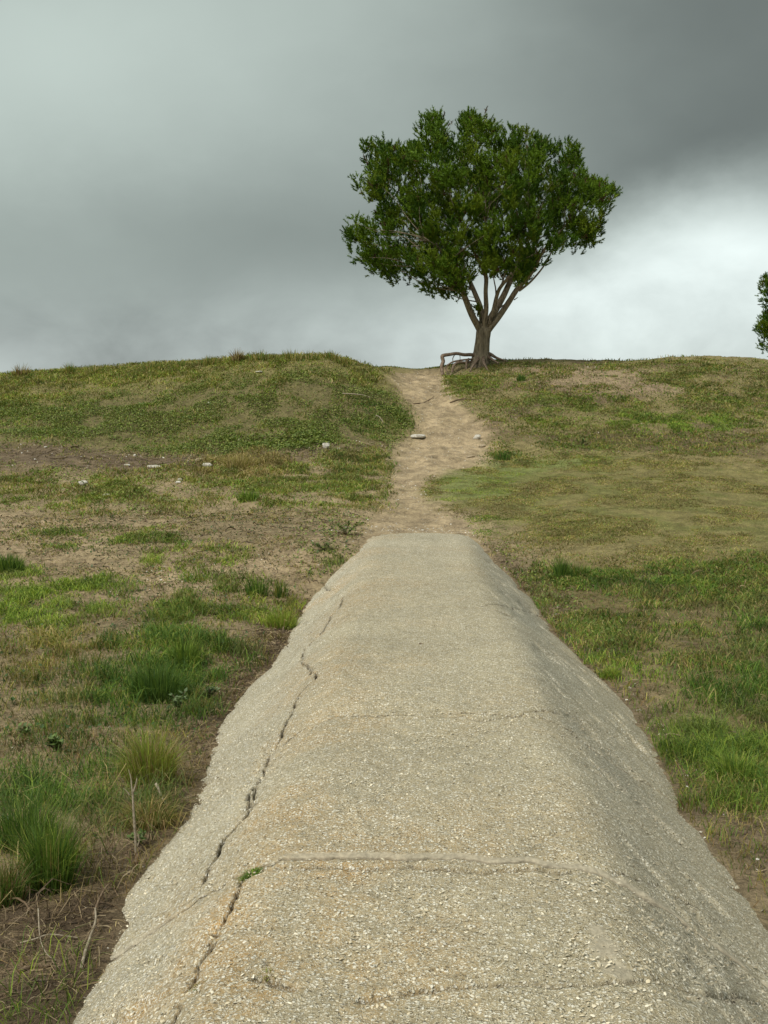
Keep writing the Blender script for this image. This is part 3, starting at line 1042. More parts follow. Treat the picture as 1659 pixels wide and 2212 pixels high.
PATCHES = [  # cx, cy, rx, ry, density, height, colours, clump
    (230, 1166, 150, 16, 1500, (0.05, 0.12), {'bright': 4, 'green': 3, 'olive': 2}, .5),
    (400, 1208, 85, 14, 1600, (0.05, 0.12), {'lime': 4, 'bright': 4, 'straw': 1}, .5),
    (110, 1265, 110, 22, 1700, (0.05, 0.13), {'bright': 5, 'lime': 3, 'green': 2}, .5),
    (60, 1310, 150, 40, 1800, (0.05, 0.14), {'bright': 5, 'lime': 3, 'green': 2}, .5),
    (440, 1300, 120, 45, 1900, (0.06, 0.15), {'bright': 4, 'green': 4, 'olive': 2}, .45),
    (390, 1390, 60, 30, 1500, (0.06, 0.13), {'green': 4, 'bright': 3, 'olive': 2}, .45),
    (360, 1460, 130, 75, 2600, (0.08, 0.20), {'green': 5, 'dark': 5, 'bright': 1, 'olive': 1}, .4),
    (250, 1540, 140, 40, 1800, (0.05, 0.13), {'green': 4, 'dark': 4, 'olive': 3, 'brown': 1}, .6),
    (150, 1400, 70, 30, 1200, (0.06, 0.15), {'olive': 5, 'straw': 3, 'green': 2}, .6),
    (140, 1470, 50, 30, 1200, (0.05, 0.13), {'olive': 5, 'straw': 2, 'green': 2}, .6),
    (60, 1440, 60, 40, 900, (0.04, 0.12), {'olive': 4, 'brown': 2, 'green': 2}, .6),
    (720, 1210, 50, 18, 1500, (0.05, 0.12), {'bright': 4, 'green': 3, 'lime': 2}, .3),
    (620, 1330, 70, 30, 1400, (0.05, 0.14), {'lime': 4, 'bright': 3, 'olive': 3, 'straw': 2}, .4),
    (500, 1400, 70, 25, 900, (0.05, 0.12), {'olive': 4, 'straw': 3, 'brown': 2}, .6),
    (520, 1005, 80, 22, 1300, (0.10, 0.25), {'straw': 6, 'olive': 4, 'brown': 1}, .3),
    (640, 1050, 150, 35, 1100, (0.06, 0.18), {'olive': 4, 'bright': 4, 'green': 2, 'straw': 1}, .6),
    (770, 1010, 50, 30, 1200, (0.06, 0.2), {'olive': 4, 'green': 4, 'straw': 1}, .4),
    (100, 1060, 160, 28, 1200, (0.06, 0.16), {'bright': 5, 'olive': 4, 'green': 1}, .6),
    (330, 1060, 120, 20, 800, (0.05, 0.14), {'olive': 5, 'bright': 3, 'straw': 2}, .7),
    (120, 1600, 100, 40, 900, (0.03, 0.09), {'green': 4, 'dark': 3, 'brown': 2}, .7),
    (180, 1640, 180, 35, 700, (0.03, 0.08), {'brown': 3, 'green': 3, 'dark': 2, 'straw': 1}, .7),
    (170, 1740, 150, 60, 3000, (0.08, 0.20), {'green': 5, 'dark': 4, 'bright': 1, 'straw': 1}, .4),
    (240, 1830, 90, 45, 2200, (0.04, 0.14), {'straw': 4, 'brown': 4, 'olive': 3, 'green': 2}, .4),
    (340, 1740, 55, 50, 1800, (0.04, 0.14), {'brown': 5, 'straw': 4, 'olive': 2}, .4),
    (1240, 875, 110, 18, 1000, (0.05, 0.12), {'green': 4, 'bright': 4, 'olive': 3}, .5),
    (1440, 915, 130, 16, 900, (0.06, 0.15), {'bright': 6, 'lime': 2, 'green': 3}, .5),
    (1200, 915, 60, 12, 900, (0.05, 0.12), {'bright': 5, 'olive': 3}, .5),
    (1600, 880, 90, 25, 900, (0.05, 0.13), {'green': 4, 'bright': 2, 'olive': 3}, .6),
    (1560, 820, 120, 25, 700, (0.05, 0.12), {'olive': 5, 'green': 4, 'straw': 1}, .5),
    (1000, 835, 40, 18, 1400, (0.06, 0.14), {'olive': 4, 'bright': 4, 'green': 1}, .3),
    (1085, 990, 24, 7, 1500, (0.04, 0.09), {'green': 5, 'dark': 2, 'olive': 2}, .4),
    (1250, 960, 60, 9, 900, (0.04, 0.1), {'green': 4, 'olive': 3}, .5),
    (1050, 1133, 32, 13, 3500, (0.02, 0.045), {'bright': 6, 'green': 4}, .1),
    (1330, 1250, 110, 16, 2600, (0.04, 0.10), {'green': 6, 'dark': 2, 'bright': 2}, .3),
    (1600, 1270, 90, 40, 1800, (0.05, 0.12), {'green': 5, 'bright': 2, 'olive': 3}, .4),
    (1600, 1640, 110, 80, 4200, (0.07, 0.17), {'bright': 5, 'green': 5, 'lime': 1, 'dark': 1}, .3),
    (1640, 1450, 110, 90, 2400, (0.05, 0.15), {'green': 5, 'dark': 3, 'bright': 1, 'straw': 1}, .4),
    (1320, 1450, 60, 18, 1500, (0.04, 0.10), {'bright': 4, 'green': 3, 'lime': 2}, .5),
    (780, 1085, 50, 14, 700, (0.05, 0.12), {'olive': 4, 'straw': 3, 'green': 2}, .6),
    (845, 935, 30, 16, 900, (0.04, 0.1), {'green': 4, 'olive': 3}, .5),
    (800, 900, 60, 25, 900, (0.04, 0.1), {'green': 4, 'dark': 2, 'olive': 2}, .5),
    (1670, 1840, 130, 90, 1300, (0.03, 0.10), {'olive': 4, 'green': 4, 'brown': 3, 'straw': 2}, .6),
    (1560, 1740, 60, 25, 1100, (0.03, 0.09), {'olive': 4, 'green': 2, 'brown': 3, 'straw': 2}, .6),
    (40, 2180, 60, 25, 500, (0.05, 0.12), {'bright': 4, 'green': 4}, .6),
    (230, 2170, 60, 30, 500, (0.06, 0.14), {'bright': 4, 'green': 4, 'lime': 2}, .6),
]
for i, (a, b, rx, ry, dn, hg, mx, cl) in enumerate(PATCHES):
    scatter(G, ell(a, b, rx * 1.15, ry * 1.15), dn * 1.25, hg, mx, 500 + i * 13, min(0.95, cl + 0.3), 4.0 if b > 1300 else 2.2, 0.85, 0.45 if b > 1100 else 0.6)
# the thin green line behind the gap
scatter(G, np.array([(-2.5, 32.6), (3.0, 32.6), (3.0, 34.5), (-2.5, 34.5)]), 700, (0.04, 0.10), {'green': 5, 'olive': 3}, 190, 0.4, 2.0, avoid_path=False)
tag(G.obj('grass', M_GRASS), 'short mixed green and straw coloured grass growing over the sandy ground', 'grass', kind='stuff')

# low creeping plants on the dune face
GC = Soup()


def leaves(soup, poly, dens, size, cols, seed, zr=(0.01, 0.08), csc=1.2, clump=0.6, soft=0.3):
    r_ = np.random.default_rng(seed)
    lo, hi_ = poly.min(0) - soft, poly.max(0) + soft
    n = int(dens * (hi_ - lo).prod())
    x, y = r_.uniform(lo[0], hi_[0], n), r_.uniform(lo[1], hi_[1], n)
    wx_, wy_ = warp(x, y, 0.35, seed + 2, 1.3)
    cn = fbm(x * csc, y * csc, seed + 5, 4)
    keep = r_.random(n) < pmask(poly, wx_, wy_, soft) * (1 - clump + clump * 2 * sstep(cn, 0.40, 0.58))
    keep &= pmask(PATH, x, y, 0.3) < 0.4
    x, y, cn = x[keep], y[keep], cn[keep]
    z = ground_z(x, y)
    ok = off_causeway(x, y, z)
    x, y, z, cn = x[ok], y[ok], z[ok], cn[ok]
    n = len(x)
    z = z + (zr[0] + (zr[1] - zr[0]) * r_.random(n)) * (0.4 + 1.2 * sstep(cn, 0.4, 0.65))
    L = size[0] + (size[1] - size[0]) * r_.random(n)
    az = r_.random(n) * 6.28
    el = r_.normal(0.35, 0.35, n)
    a = np.stack([np.cos(az) * np.cos(el), np.sin(az) * np.cos(el), np.sin(el)], 1) * L[:, None]
    b = np.stack([-np.sin(az), np.cos(az), r_.normal(0, 0.4, n)], 1) * (L * 0.36)[:, None]
    P = np.stack([x, y, z], 1)
    V_ = np.stack([P - a * 0.5, P + b, P + a * 0.5, P - b], 1).reshape(-1, 3)
    k_ = np.arange(n)[:, None] * 4
    F_ = np.concatenate([k_ + np.array([[0, 1, 2]]), k_ + np.array([[0, 2, 3]])], 1).reshape(-1, 3)
    arr = np.array(cols)
    c_ = arr[r_.integers(0, len(arr), n)] * (0.7 + 0.6 * r_.random((n, 1)))
    soup.add(V_, F_, np.repeat(c_, 4, 0))


GREENLEAF = [(0.16, 0.215, 0.048), (0.195, 0.245, 0.055), (0.115, 0.17, 0.038), (0.235, 0.27, 0.065)]
leaves(GC, CREEP, 1700, (0.025, 0.05), GREENLEAF, 801, (0.005, 0.06), 1.6, 0.9, 1.0)
leaves(GC, ell(600, 955, 120, 16), 1200, (0.04, 0.08), GREENLEAF, 802, (0.02, 0.12), clump=0.4)
leaves(GC, poly_world([(840, 870), (900, 890), (925, 925), (880, 960), (850, 1000), (830, 930)]), 500, (0.03, 0.06), GREENLEAF, 803)
leaves(GC, MID_L, 120, (0.03, 0.06), GREENLEAF, 804, clump=0.95)
leaves(GC, DUNE_R, 110, (0.03, 0.06), GREENLEAF, 805, clump=0.95)
leaves(GC, LOW_L, 160, (0.02, 0.045), [(0.05, 0.095, 0.028), (0.07, 0.12, 0.04), (0.09, 0.085, 0.035)], 806, (0.0, 0.04), clump=0.95, csc=1.8)
leaves(GC, poly_world([(690, 1110), (780, 1110), (780, 1170), (700, 1230), (600, 1230), (640, 1160)]), 260, (0.02, 0.05), GREENLEAF, 807, clump=0.9, csc=2.5)
leaves(GC, poly_world([(1040, 1170), (1120, 1190), (1230, 1290), (1330, 1400), (1200, 1340), (1090, 1250)]), 300, (0.02, 0.05), GREENLEAF, 808, clump=0.9, csc=2.5)
tag(GC.obj('ground_cover', M_LEAF), 'low creeping green leafy plants matting the dune face', 'ground cover', kind='stuff')

# dry litter: dead stalks and bits of root on the bare soil
LT = Soup()


def litter(poly, dens, ln, cols, seed, arch=0.5):
    r_ = np.random.default_rng(seed)
    lo, hi_ = poly.min(0), poly.max(0)
    n = int(dens * (hi_ - lo).prod())
    x, y = r_.uniform(lo[0], hi_[0], n), r_.uniform(lo[1], hi_[1], n)
    k_ = (r_.random(n) < pmask(poly, x, y, 0.2)) & off_causeway(x, y, ground_z(x, y))
    x, y = x[k_], y[k_]
    n = len(x)
    L = ln[0] + (ln[1] - ln[0]) * r_.random(n) ** 2
    az = r_.random(n) * 6.28
    bend = r_.normal(0, 0.6, n)
    hgt = arch * L * r_.random(n) ** 3
    t = np.linspace(0, 1, 5)
    d = np.stack([np.cos(az), np.sin(az)], 1)
    q_ = np.stack([-np.sin(az), np.cos(az)], 1)
    xy = np.stack([x, y], 1)[:, None] + d[:, None] * (L[:, None] * t)[..., None] + q_[:, None] * ((bend * L)[:, None] * t * t)[..., None]
    z = ground_z(xy[..., 0], xy[..., 1]).reshape(n, 5) + 0.006 + (hgt[:, None] * 4 * t * (1 - t))
    C3 = np.concatenate([xy, z[..., None]], -1)
    wd = (0.0009 + 0.0012 * r_.random(n)) * np.maximum(1, y / 5)
    off = np.concatenate([q_, r_.normal(0, 0.5, (n, 1))], 1)[:, None] * wd[:, None, None]
    V_ = np.stack([C3 - off, C3 + off], 2).reshape(-1, 3)
    s_ = np.arange(4)
    b_ = np.arange(n)[:, None, None] * 10 + s_[None, :, None] * 2
    F_ = np.concatenate([b_ + np.array([0, 1, 3]), b_ + np.array([0, 3, 2])], 2).reshape(-1, 3)
    arr = np.array(cols)
    c_ = arr[r_.integers(0, len(arr), n)] * (0.6 + 0.7 * r_.random((n, 1)))
    LT.add(V_, F_, np.repeat(c_, 10, 0))


DRY = [(0.28, 0.21, 0.12), (0.20, 0.14, 0.085), (0.12, 0.085, 0.055), (0.34, 0.27, 0.17), (0.08, 0.055, 0.038)]
litter(SOIL_L, 1700, (0.02, 0.12), DRY, 901, 0.5)
litter(poly_world([(150, 1800), (300, 1720), (400, 1560), (460, 1560), (380, 1760), (260, 1960), (60, 2100), (-50, 2000)]), 320, (0.06, 0.22), DRY, 902, 0.9)
litter(SOIL_R, 250, (0.03, 0.14), DRY, 903, 0.4)
litter(LOW_L, 110, (0.03, 0.14), DRY, 904, 0.4)
litter(DARKBAND, 60, (0.06, 0.25), DRY, 905, 0.3)
litter(GREEN_R, 80, (0.05, 0.18), DRY[:2], 906, 0.6)
tag(LT.obj('dry_litter', M_GRASS), 'dry dead stalks and fibres strewn on the bare brown soil', 'litter', kind='stuff')

# shell grit on sand and soil
SG = Soup()


def grit(poly, dens, size, seed, cols=((0.62, 0.58, 0.5), (0.5, 0.46, 0.38), (0.72, 0.70, 0.64))):
    def f_(r_, n):
        lo, hi_ = poly.min(0), poly.max(0)
        x, y = r_.uniform(lo[0], hi_[0], n), r_.uniform(lo[1], hi_[1], n)
        z = ground_z(x, y)
        k_ = (r_.random(n) < pmask(poly, x, y, 0.2)) & off_causeway(x, y, z)
        return np.stack([x[k_], y[k_], z[k_] + 0.002], 1)
    lo, hi_ = poly.min(0), poly.max(0)
    SG.add(*chips(int(dens * (hi_ - lo).prod()), f_, size, cols, 0, 0.4, seed))


grit(PATH, 45, (0.006, 0.022), 951)
grit(PATH, 90, (0.004, 0.014), 952, ((0.45, 0.36, 0.22), (0.2, 0.15, 0.09), (0.14, 0.10, 0.06)))
grit(SAND_B, 50, (0.006, 0.02), 953)
grit(SOIL_R, 55, (0.004, 0.018), 954)
grit(SOIL_L, 7, (0.003, 0.012), 955)
grit(DARKBAND, 7, (0.012, 0.035), 956)
grit(LOW_L, 4, (0.006, 0.016), 957)
grit(DUNE_R, 1.6, (0.012, 0.03), 958)
grit(poly_world([(790, 1150), (900, 1155), (1030, 1160), (1040, 1175), (1030, 1140), (900, 1135), (800, 1135)]), 220, (0.005, 0.018), 959)
tag(SG.obj('shell_grit', M_CHIP), 'white and brown shell grit sprinkled over sand and soil', 'shell grit', kind='stuff')

# ------------------------------------------------------------------ cedar trees
M_BARK, N = material('cedar_bark')
vec = obj_vec(N)
mpb = N.n('ShaderNodeMapping')
mpb.inputs['Scale'].default_value = (1.0, 1.0, 0.16)
N.put(mpb.inputs[0], vec)
st1 = N.noise(mpb.outputs[0], 26.0, 5, 0.65, 0.4)
st2 = N.noise(vec, 3.0, 3, 0.5)
c = N.mix(N.step(st1, 0.32, 0.66), (0.085, 0.066, 0.045), (0.36, 0.30, 0.21))
c = N.mix(N.step(st2, 0.35, 0.7, 0.0, 0.45), c, (0.27, 0.235, 0.17))
finish(N, principled(N, c, 0.9, bump(N, st1, 1.0, 0.05), 0.15))
M_ROOT, N = material('weathered_root')
vec = obj_vec(N)
rn = N.noise(vec, 18.0, 4, 0.6)
c = N.mix(N.step(rn, 0.3, 0.7), (0.115, 0.082, 0.058), (0.26, 0.20, 0.15))
finish(N, principled(N, c, 0.85, bump(N, rn, 0.7, 0.03), 0.15))

TD = 32.0
TBASE = at(1045, 786, TD)


def z2(zx, zy, dy=0.0):      # pixels of an enlarged view of the trunk -> place
    return at((1060 + zx / 4.608) * 0.864, (600 + zy / 4.608) * 0.864, TD + dy)


def z1(zx, zy):
    return ((820 + zx / 2.183) * 0.864, (240 + zy / 2.183) * 0.864)


U = 0.00257                  # metres per pixel of that view


def limb_pts(lst):
    """(zx, zy, depth offset, width in view pixels) -> points, radii"""
    P = np.array([z2(a, b, c_) for a, b, c_, w in lst])
    return P, np.array([w * U * 0.48 for *_, w in lst])


LIMBS = [
    [(665, 1090, 0.0, 70), (625, 1000, -.05, 82), (560, 880, -.15, 78), (500, 740, -.3, 72), (450, 600, -.5, 66), (420, 480, -.7, 58), (350, 300, -1.0, 45), (200, 120, -1.4, 30), (0, -30, -1.8, 14)],
    [(680, 1060, .1, 60), (668, 930, .15, 66), (650, 780, .3, 62), (590, 620, .5, 58), (530, 480, .7, 50), (470, 330, .9, 42), (400, 130, 1.2, 30), (330, -150, 1.4, 14)],
    [(700, 1070, -.08, 60), (700, 940, -.12, 62), (718, 790, -.2, 56), (712, 600, -.3, 50), (715, 420, -.35, 48), (650, 280, -.6, 34), (560, 90, -1.0, 24), (500, -150, -1.3, 12)],
    [(715, 440, -.35, 34), (692, 240, -.4, 30), (690, 0, -.5, 24), (720, -250, -.5, 14)],
    [(715, 1060, .15, 70), (745, 950, .2, 84), (830, 800, .4, 82), (925, 630, .6, 72), (1000, 470, .8, 62), (1110, 320, 1.1, 46), (1220, 150, 1.4, 30), (1330, -80, 1.7, 14)],
    [(745, 990, -.1, 40), (790, 850, -.2, 46), (840, 640, -.3, 44), (885, 540, -.4, 40), (985, 420, -.5, 36), (1070, 290, -.6, 28), (1120, 80, -.8, 18), (1150, -200, -1.0, 9)],
    [(720, 1080, -.02, 70), (760, 1015, -.05, 80), (860, 890, -.1, 72), (980, 715, -.15, 66), (1080, 560, -.2, 60), (1195, 440, -.3, 50), (1285, 300, -.4, 44), (1350, 170, -.5, 36), (1450, 30, -.6, 26), (1620, -150, -.8, 12)],
    [(1095, 585, -.2, 30), (1150, 545, -.22, 28), (1235, 475, -.25, 24), (1340, 355, -.3, 20), (1420, 240, -.35, 16), (1480, 120, -.4, 12), (1540, 20, -.4, 6)],
    [(830, 660, -.3, 18), (825, 560, -.3, 16), (805, 450, -.3, 13), (800, 360, -.3, 9), (830, 250, -.3, 5)],
    [(885, 540, -.4, 22), (915, 450, -.4, 18), (950, 330, -.45, 14), (960, 200, -.5, 8)],
]
ROOTS = [
    ([(640, 1345, -.05, 46), (550, 1322, -.15, 42), (460, 1322, -.25, 40), (380, 1308, -.35, 38), (300, 1318, -.42, 38), (218, 1332, -.5, 40), (212, 1360, -.52, 42), (222, 1400, -.55, 40), (205, 1450, -.6, 42), (208, 1510, -.65, 38), (220, 1580, -.7, 34)], 10),
    ([(600, 1372, -.1, 24), (520, 1375, -.2, 20), (430, 1385, -.3, 20), (340, 1402, -.4, 18), (285, 1432, -.5, 16), (250, 1470, -.55, 15), (268, 1530, -.6, 13), (255, 1590, -.7, 11)], 8),
    ([(560, 1400, -.12, 28), (480, 1412, -.25, 30), (400, 1412, -.35, 32), (345, 1445, -.45, 34), (325, 1520, -.5, 32), (300, 1580, -.6, 26)], 8),
    ([(520, 1370, -.2, 30), (492, 1400, -.25, 30), (490, 1440, -.3, 28), (488, 1500, -.35, 24)], 8),
    ([(352, 1325, -.37, 12), (332, 1365, -.38, 10), (334, 1400, -.4, 8), (336, 1440, -.42, 6)], 6),
    ([(412, 1325, -.33, 9), (416, 1352, -.33, 8), (415, 1385, -.33, 6)], 6),
    ([(700, 1300, 0.0, 60), (770, 1320, -.02, 46), (830, 1355, -.05, 32), (900, 1380, -.1, 22), (960, 1402, -.2, 12)], 8),
    ([(660, 1330, -.1, 56), (600, 1400, -.35, 40), (560, 1460, -.6, 24), (520, 1530, -.9, 10)], 8),
    ([(680, 1340, -.15, 56), (690, 1410, -.4, 40), (720, 1470, -.7, 20), (750, 1530, -1.0, 8)], 8),
    ([(720, 1330, -.1, 46), (790, 1380, -.3, 30), (860, 1420, -.6, 14)], 8),
]
OUT1 = [(70, 690), (120, 630), (180, 650), (200, 600), (270, 580), (215, 540), (150, 505), (160, 420), (200, 370), (195, 290), (220, 240), (290, 225), (330, 260), (400, 260), (450, 250), (490, 260), (480, 190), (530, 170), (505, 145), (520, 100), (600, 90), (650, 130), (690, 160), (730, 170), (745, 90), (830, 70), (880, 130), (940, 150), (930, 190), (1000, 160), (1080, 180), (1090, 220), (1140, 215), (1200, 250), (1260, 240), (1300, 250), (1370, 240), (1375, 310), (1410, 360), (1400, 410), (1470, 430), (1530, 440), (1510, 490), (1585, 490), (1560, 540), (1570, 575), (1500, 590), (1520, 640), (1470, 660), (1530, 705), (1515, 760), (1480, 790), (1400, 800), (1400, 830), (1280, 830), (1200, 850), (1150, 900), (1120, 940), (1050, 1000), (1010, 1000), (990, 960), (900, 960), (830, 960), (800, 990), (760, 1000), (720, 1060), (690, 1090), (600, 1095), (540, 1040), (460, 1030), (390, 970), (340, 1020), (270, 1010), (215, 930), (120, 860), (130, 825), (160, 790), (90, 760)]
OUTLINE = np.array([z1(*p) for p in OUT1])
HOLES = [z1(*p) + (r_,) for *p, r_ in [(515, 460, 9), (345, 505, 9), (600, 370, 7), (690, 720, 9), (560, 800, 8), (660, 500, 8), (630, 800, 7), (330, 880, 8), (1490, 640, 6)]]


def cedar_crown(seed, n_bough, per=5):
    """clump centres, axes and lengths of a cedar crown in the place of the first tree: boughs set apart, each a handful of clumps"""
    r_ = np.random.default_rng(seed)
    lo, hi_ = OUTLINE.min(0), OUTLINE.max(0)
    cxy = (lo + hi_) / 2
    fork = z2(700, 1000)
    tips, tips3 = [], np.zeros((0, 3))
    cen, axs, Ls = [], [], []

    def isin(P):
        q_ = project(P)
        return inside(OUTLINE, np.array([q_[0]]), np.array([q_[1]]))[0]
    tries = 0
    gap_ = 0.92
    while len(tips3) < n_bough and tries < 9000:
        tries += 1
        if tries % 900 == 0:
            gap_ *= 0.93
        px, py = r_.uniform(lo[0], hi_[0]), r_.uniform(lo[1], hi_[1])
        if not inside(OUTLINE, np.array([px]), np.array([py]))[0]:
            continue
        if any((px - a) ** 2 + (py - b) ** 2 < (q_ * 2.2) ** 2 for a, b, q_ in HOLES):
            continue
        rho2 = ((px - cxy[0]) / (hi_[0] - lo[0]) * 2) ** 2 + ((py - cxy[1]) / (hi_[1] - lo[1]) * 2) ** 2
        half = 2.9 * math.sqrt(max(0.05, 1 - rho2))
        s_ = r_.uniform(-1, 1)
        s_ = math.copysign(abs(s_) ** 0.5, s_)
        P = at(px, py, TD + s_ * half)
        if len(tips3) and np.linalg.norm(tips3 - P, axis=1).min() < gap_:
            continue
        tips3 = np.vstack([tips3, P])
        out = P - fork
        out /= np.linalg.norm(out)
        made = 0
        for k in range(per * 3):
            ax = out * 0.80 + np.array([0, 0, 0.55]) + r_.normal(0, 0.30, 3)
            ax /= np.linalg.norm(ax)
            L = r_.uniform(0.30, 0.75)
            off = r_.normal(0, 1, 3) * np.array([0.30, 0.30, 0.13])
            tip = P + off
            c_ = tip - ax * L * 0.6
            if isin(c_) and (isin(tip) or r_.random() < 0.10):
                cen.append(c_)
                axs.append(ax)
                Ls.append(L)
                made += 1
            if made >= per:
                break
    return np.array(cen), np.array(axs), np.array(Ls)


def foliage(cen, axs, Ls, seed, sprays=20, needles=34):
    r_ = np.random.default_rng(seed)
    n = len(cen)
    # sprays within the clump
    S = sprays
    a = axs[:, None, :]
    rnd = r_.normal(0, 1, (n, S, 3))
    rad = rnd - (rnd * a).sum(-1, keepdims=True) * a
    rad /= np.linalg.norm(rad, axis=-1, keepdims=True)
    t = r_.random((n, S, 1))
    wid = (0.40 * np.sin(np.pi * (0.12 + 0.80 * t)) * Ls[:, None, None]) * r_.random((n, S, 1)) ** 0.5
    p = cen[:, None] + a * (t - 0.45) * Ls[:, None, None] + rad * wid
    d = a * 0.8 + rad * 0.75 + np.array([0, 0, 0.35]) + r_.normal(0, 0.25, (n, S, 3))
    d /= np.linalg.norm(d, axis=-1, keepdims=True)
    sl = r_.uniform(0.12, 0.26, (n, S, 1))
    # small scale sprigs along every spray
    m = needles
    tt = r_.random((n, S, m, 1))
    base_ = p[:, :, None] + d[:, :, None] * tt * sl[:, :, None]
    nd = d[:, :, None] * 0.9 + r_.normal(0, 0.55, (n, S, m, 3))
    nd /= np.linalg.norm(nd, axis=-1, keepdims=True)
    ln = (0.05 + 0.06 * r_.random((n, S, m, 1))) * (1.15 - 0.5 * tt)
    sv = np.cross(nd, r_.normal(0, 1, (n, S, m, 3)))
    sv /= np.linalg.norm(sv, axis=-1, keepdims=True) + 1e-9
    w_ = 0.29 * ln
    V_ = np.stack([base_ - sv * w_ * 0.5, base_ + sv * w_ * 0.5, base_ + nd * ln], 3).reshape(-1, 3)
    k_ = n * S * m
    F_ = np.arange(k_ * 3).reshape(-1, 3)
    cc = np.array([(0.078, 0.148, 0.008), (0.108, 0.188, 0.010), (0.052, 0.112, 0.007), (0.135, 0.198, 0.012)])
    cl = cc[r_.integers(0, 4, n)][:, None, None] * (0.85 + 0.3 * r_.random((n, S, 1, 1))) * (0.8 + 0.4 * r_.random((n, S, m, 1)))
    dead = r_.random((n, S, 1, 1)) < 0.03
    cl = np.where(dead, np.array([0.10, 0.07, 0.03]), cl)
    return V_, F_, np.repeat(cl.reshape(-1, 3), 3, 0)


def build_cedar(name, label, seed, shift, scale, n_clump, mirror=False, roots=True):
    """the cedar as parts; shift and scale about the trunk's base carry it to its own spot"""
    base0 = z2(660, 1420)
    pos = base0 + np.asarray(shift, float)

    def mv(P):
        Q = (np.asarray(P) - base0) * scale
        if mirror:
            Q = Q * np.array([-1, -1, 1.0])
        return Q + pos

    root = empty(name, tuple(pos))
    tag(root, label, 'tree', 'cedar trees on the dune')
    # fluted trunk
    P = np.array([z2(645, 1500), z2(650, 1430), z2(655, 1370), z2(662, 1300), z2(668, 1220), z2(676, 1130), z2(684, 1060), z2(690, 1000), z2(694, 960)])
    rd = np.array([130, 118, 102, 90, 84, 80, 82, 66, 40]) * U
    V_, q_, t_ = tube(P, rd, 40, 60, 0.07, 7, seed)
    V_, F_ = join_tubes([(mv(V_), q_, t_)])
    link('trunk', raw_mesh('trunk', V_, F_, True), M_BARK, root)
    lines, limbs = [], []
    for i, L in enumerate(LIMBS):
        P, rd = limb_pts(L)
        lines.append((P, rd))
        V_, q_, t_ = tube(P, rd, 14 if rd[0] > 0.05 else 8, None, 0.05, 5, seed + i)
        V_, F_ = join_tubes([(mv(V_), q_, t_)])
        if i in (8, 9):
            link('twig', raw_mesh('twig', V_, F_, True), M_BARK, limbs[5])
        else:
            limbs.append(link('limb', raw_mesh('limb', V_, F_, True), M_BARK, root))
    for li, (a, b, w0) in zip((6, 1, 4), [((1040, 690, -.17), (1082, 660, -.3), 12), ((585, 662, .5), (512, 652, .3), 8), ((880, 780, .4), (912, 748, .2), 16)]):
        V_, q_, t_ = tube([z2(*a), (z2(*a) + z2(*b)) / 2, z2(*b)], np.array([w0, w0 * .8, w0 * .5]) * U / 2, 6, 6)
        V_, F_ = join_tubes([(mv(V_), q_, t_)])
        link('branch_stub', raw_mesh('branch_stub', V_, F_, True), M_BARK, limbs[li])
    if roots:
        for i, (L, sg) in enumerate(ROOTS):
            P, rd = limb_pts(L)
            V_, q_, t_ = tube(P, rd, sg, None, 0.07, 4, seed + 50 + i)
            V_, F_ = join_tubes([(mv(V_), q_, t_)])
            o = link('rootlet' if i in (4, 5) else 'root', raw_mesh('root', V_, F_, True), M_ROOT, bench if i in (4, 5) else root)
            if i == 0:
                bench = o
                o['label'] = 'thick bare root standing clear of the ground like a bench'
    cen, axs, Ls = cedar_crown(seed, n_clump)
    # a sprig in the fork
    cen = np.vstack([cen, z2(600, 840, -.1)])
    axs = np.vstack([axs, [0, -.2, 1]])
    Ls = np.r_[Ls, 0.28]
    V_, F_, C_ = foliage(cen, axs, Ls, seed + 1)
    me = raw_mesh('crown', mv(V_), F_, False)
    color_attr(me, 'col', C_)
    link('crown', me, M_CEDAR, root)
    # inner branches from the limbs to the clumps
    r_ = np.random.default_rng(seed + 2)
    cand = np.vstack([spline(np.hstack([P, rd[:, None]]), 30)[8:] for P, rd in lines])
    tw = []
    for k in r_.permutation(len(cen) - 1)[:170]:
        d = np.linalg.norm(cand[:, :3] - cen[k], axis=1) + 1.2 * np.maximum(0, cand[:, 2] - cen[k][2] + 0.3)
        j = int(np.argmin(d + r_.random(len(d)) * 0.4))
        a, b = cand[j, :3], cen[k] + axs[k] * Ls[k] * 0.3
        if np.linalg.norm(b - a) < 0.25:
            continue
        m1 = a * 0.65 + b * 0.35 + r_.normal(0, 0.07, 3) + np.array([0, 0, -0.04])
        m2 = a * 0.3 + b * 0.7 + r_.normal(0, 0.07, 3)
        r0 = min(cand[j, 3] * 0.6, 0.022)
        V_, q_, t_ = tube([a, m1, m2, b], [r0, r0 * .75, r0 * .5, 0.005], 5, 9)
        tw.append((mv(V_), q_, t_))
    V_, F_ = join_tubes(tw)
    link('branchwork', raw_mesh('branchwork', V_, F_, True), M_BARK, root)
    return root


build_cedar('cedar_tree', 'wide dark green cedar with forked trunk and bench-like bare root beside sandy path', 11, (0, 0, 0), 1.0, 150)
# the neighbour beyond the dune, of which only the edge of the crown shows
d2 = at(1812, 902, 42.0)
d2[2] = ground_z(d2[:1], d2[1:2])[0] - 0.1
build_cedar('cedar_tree', 'neighbouring cedar beyond the grassy dune showing only its outermost foliage', 29, d2 - z2(660, 1420), 0.85, 130, roots=False)

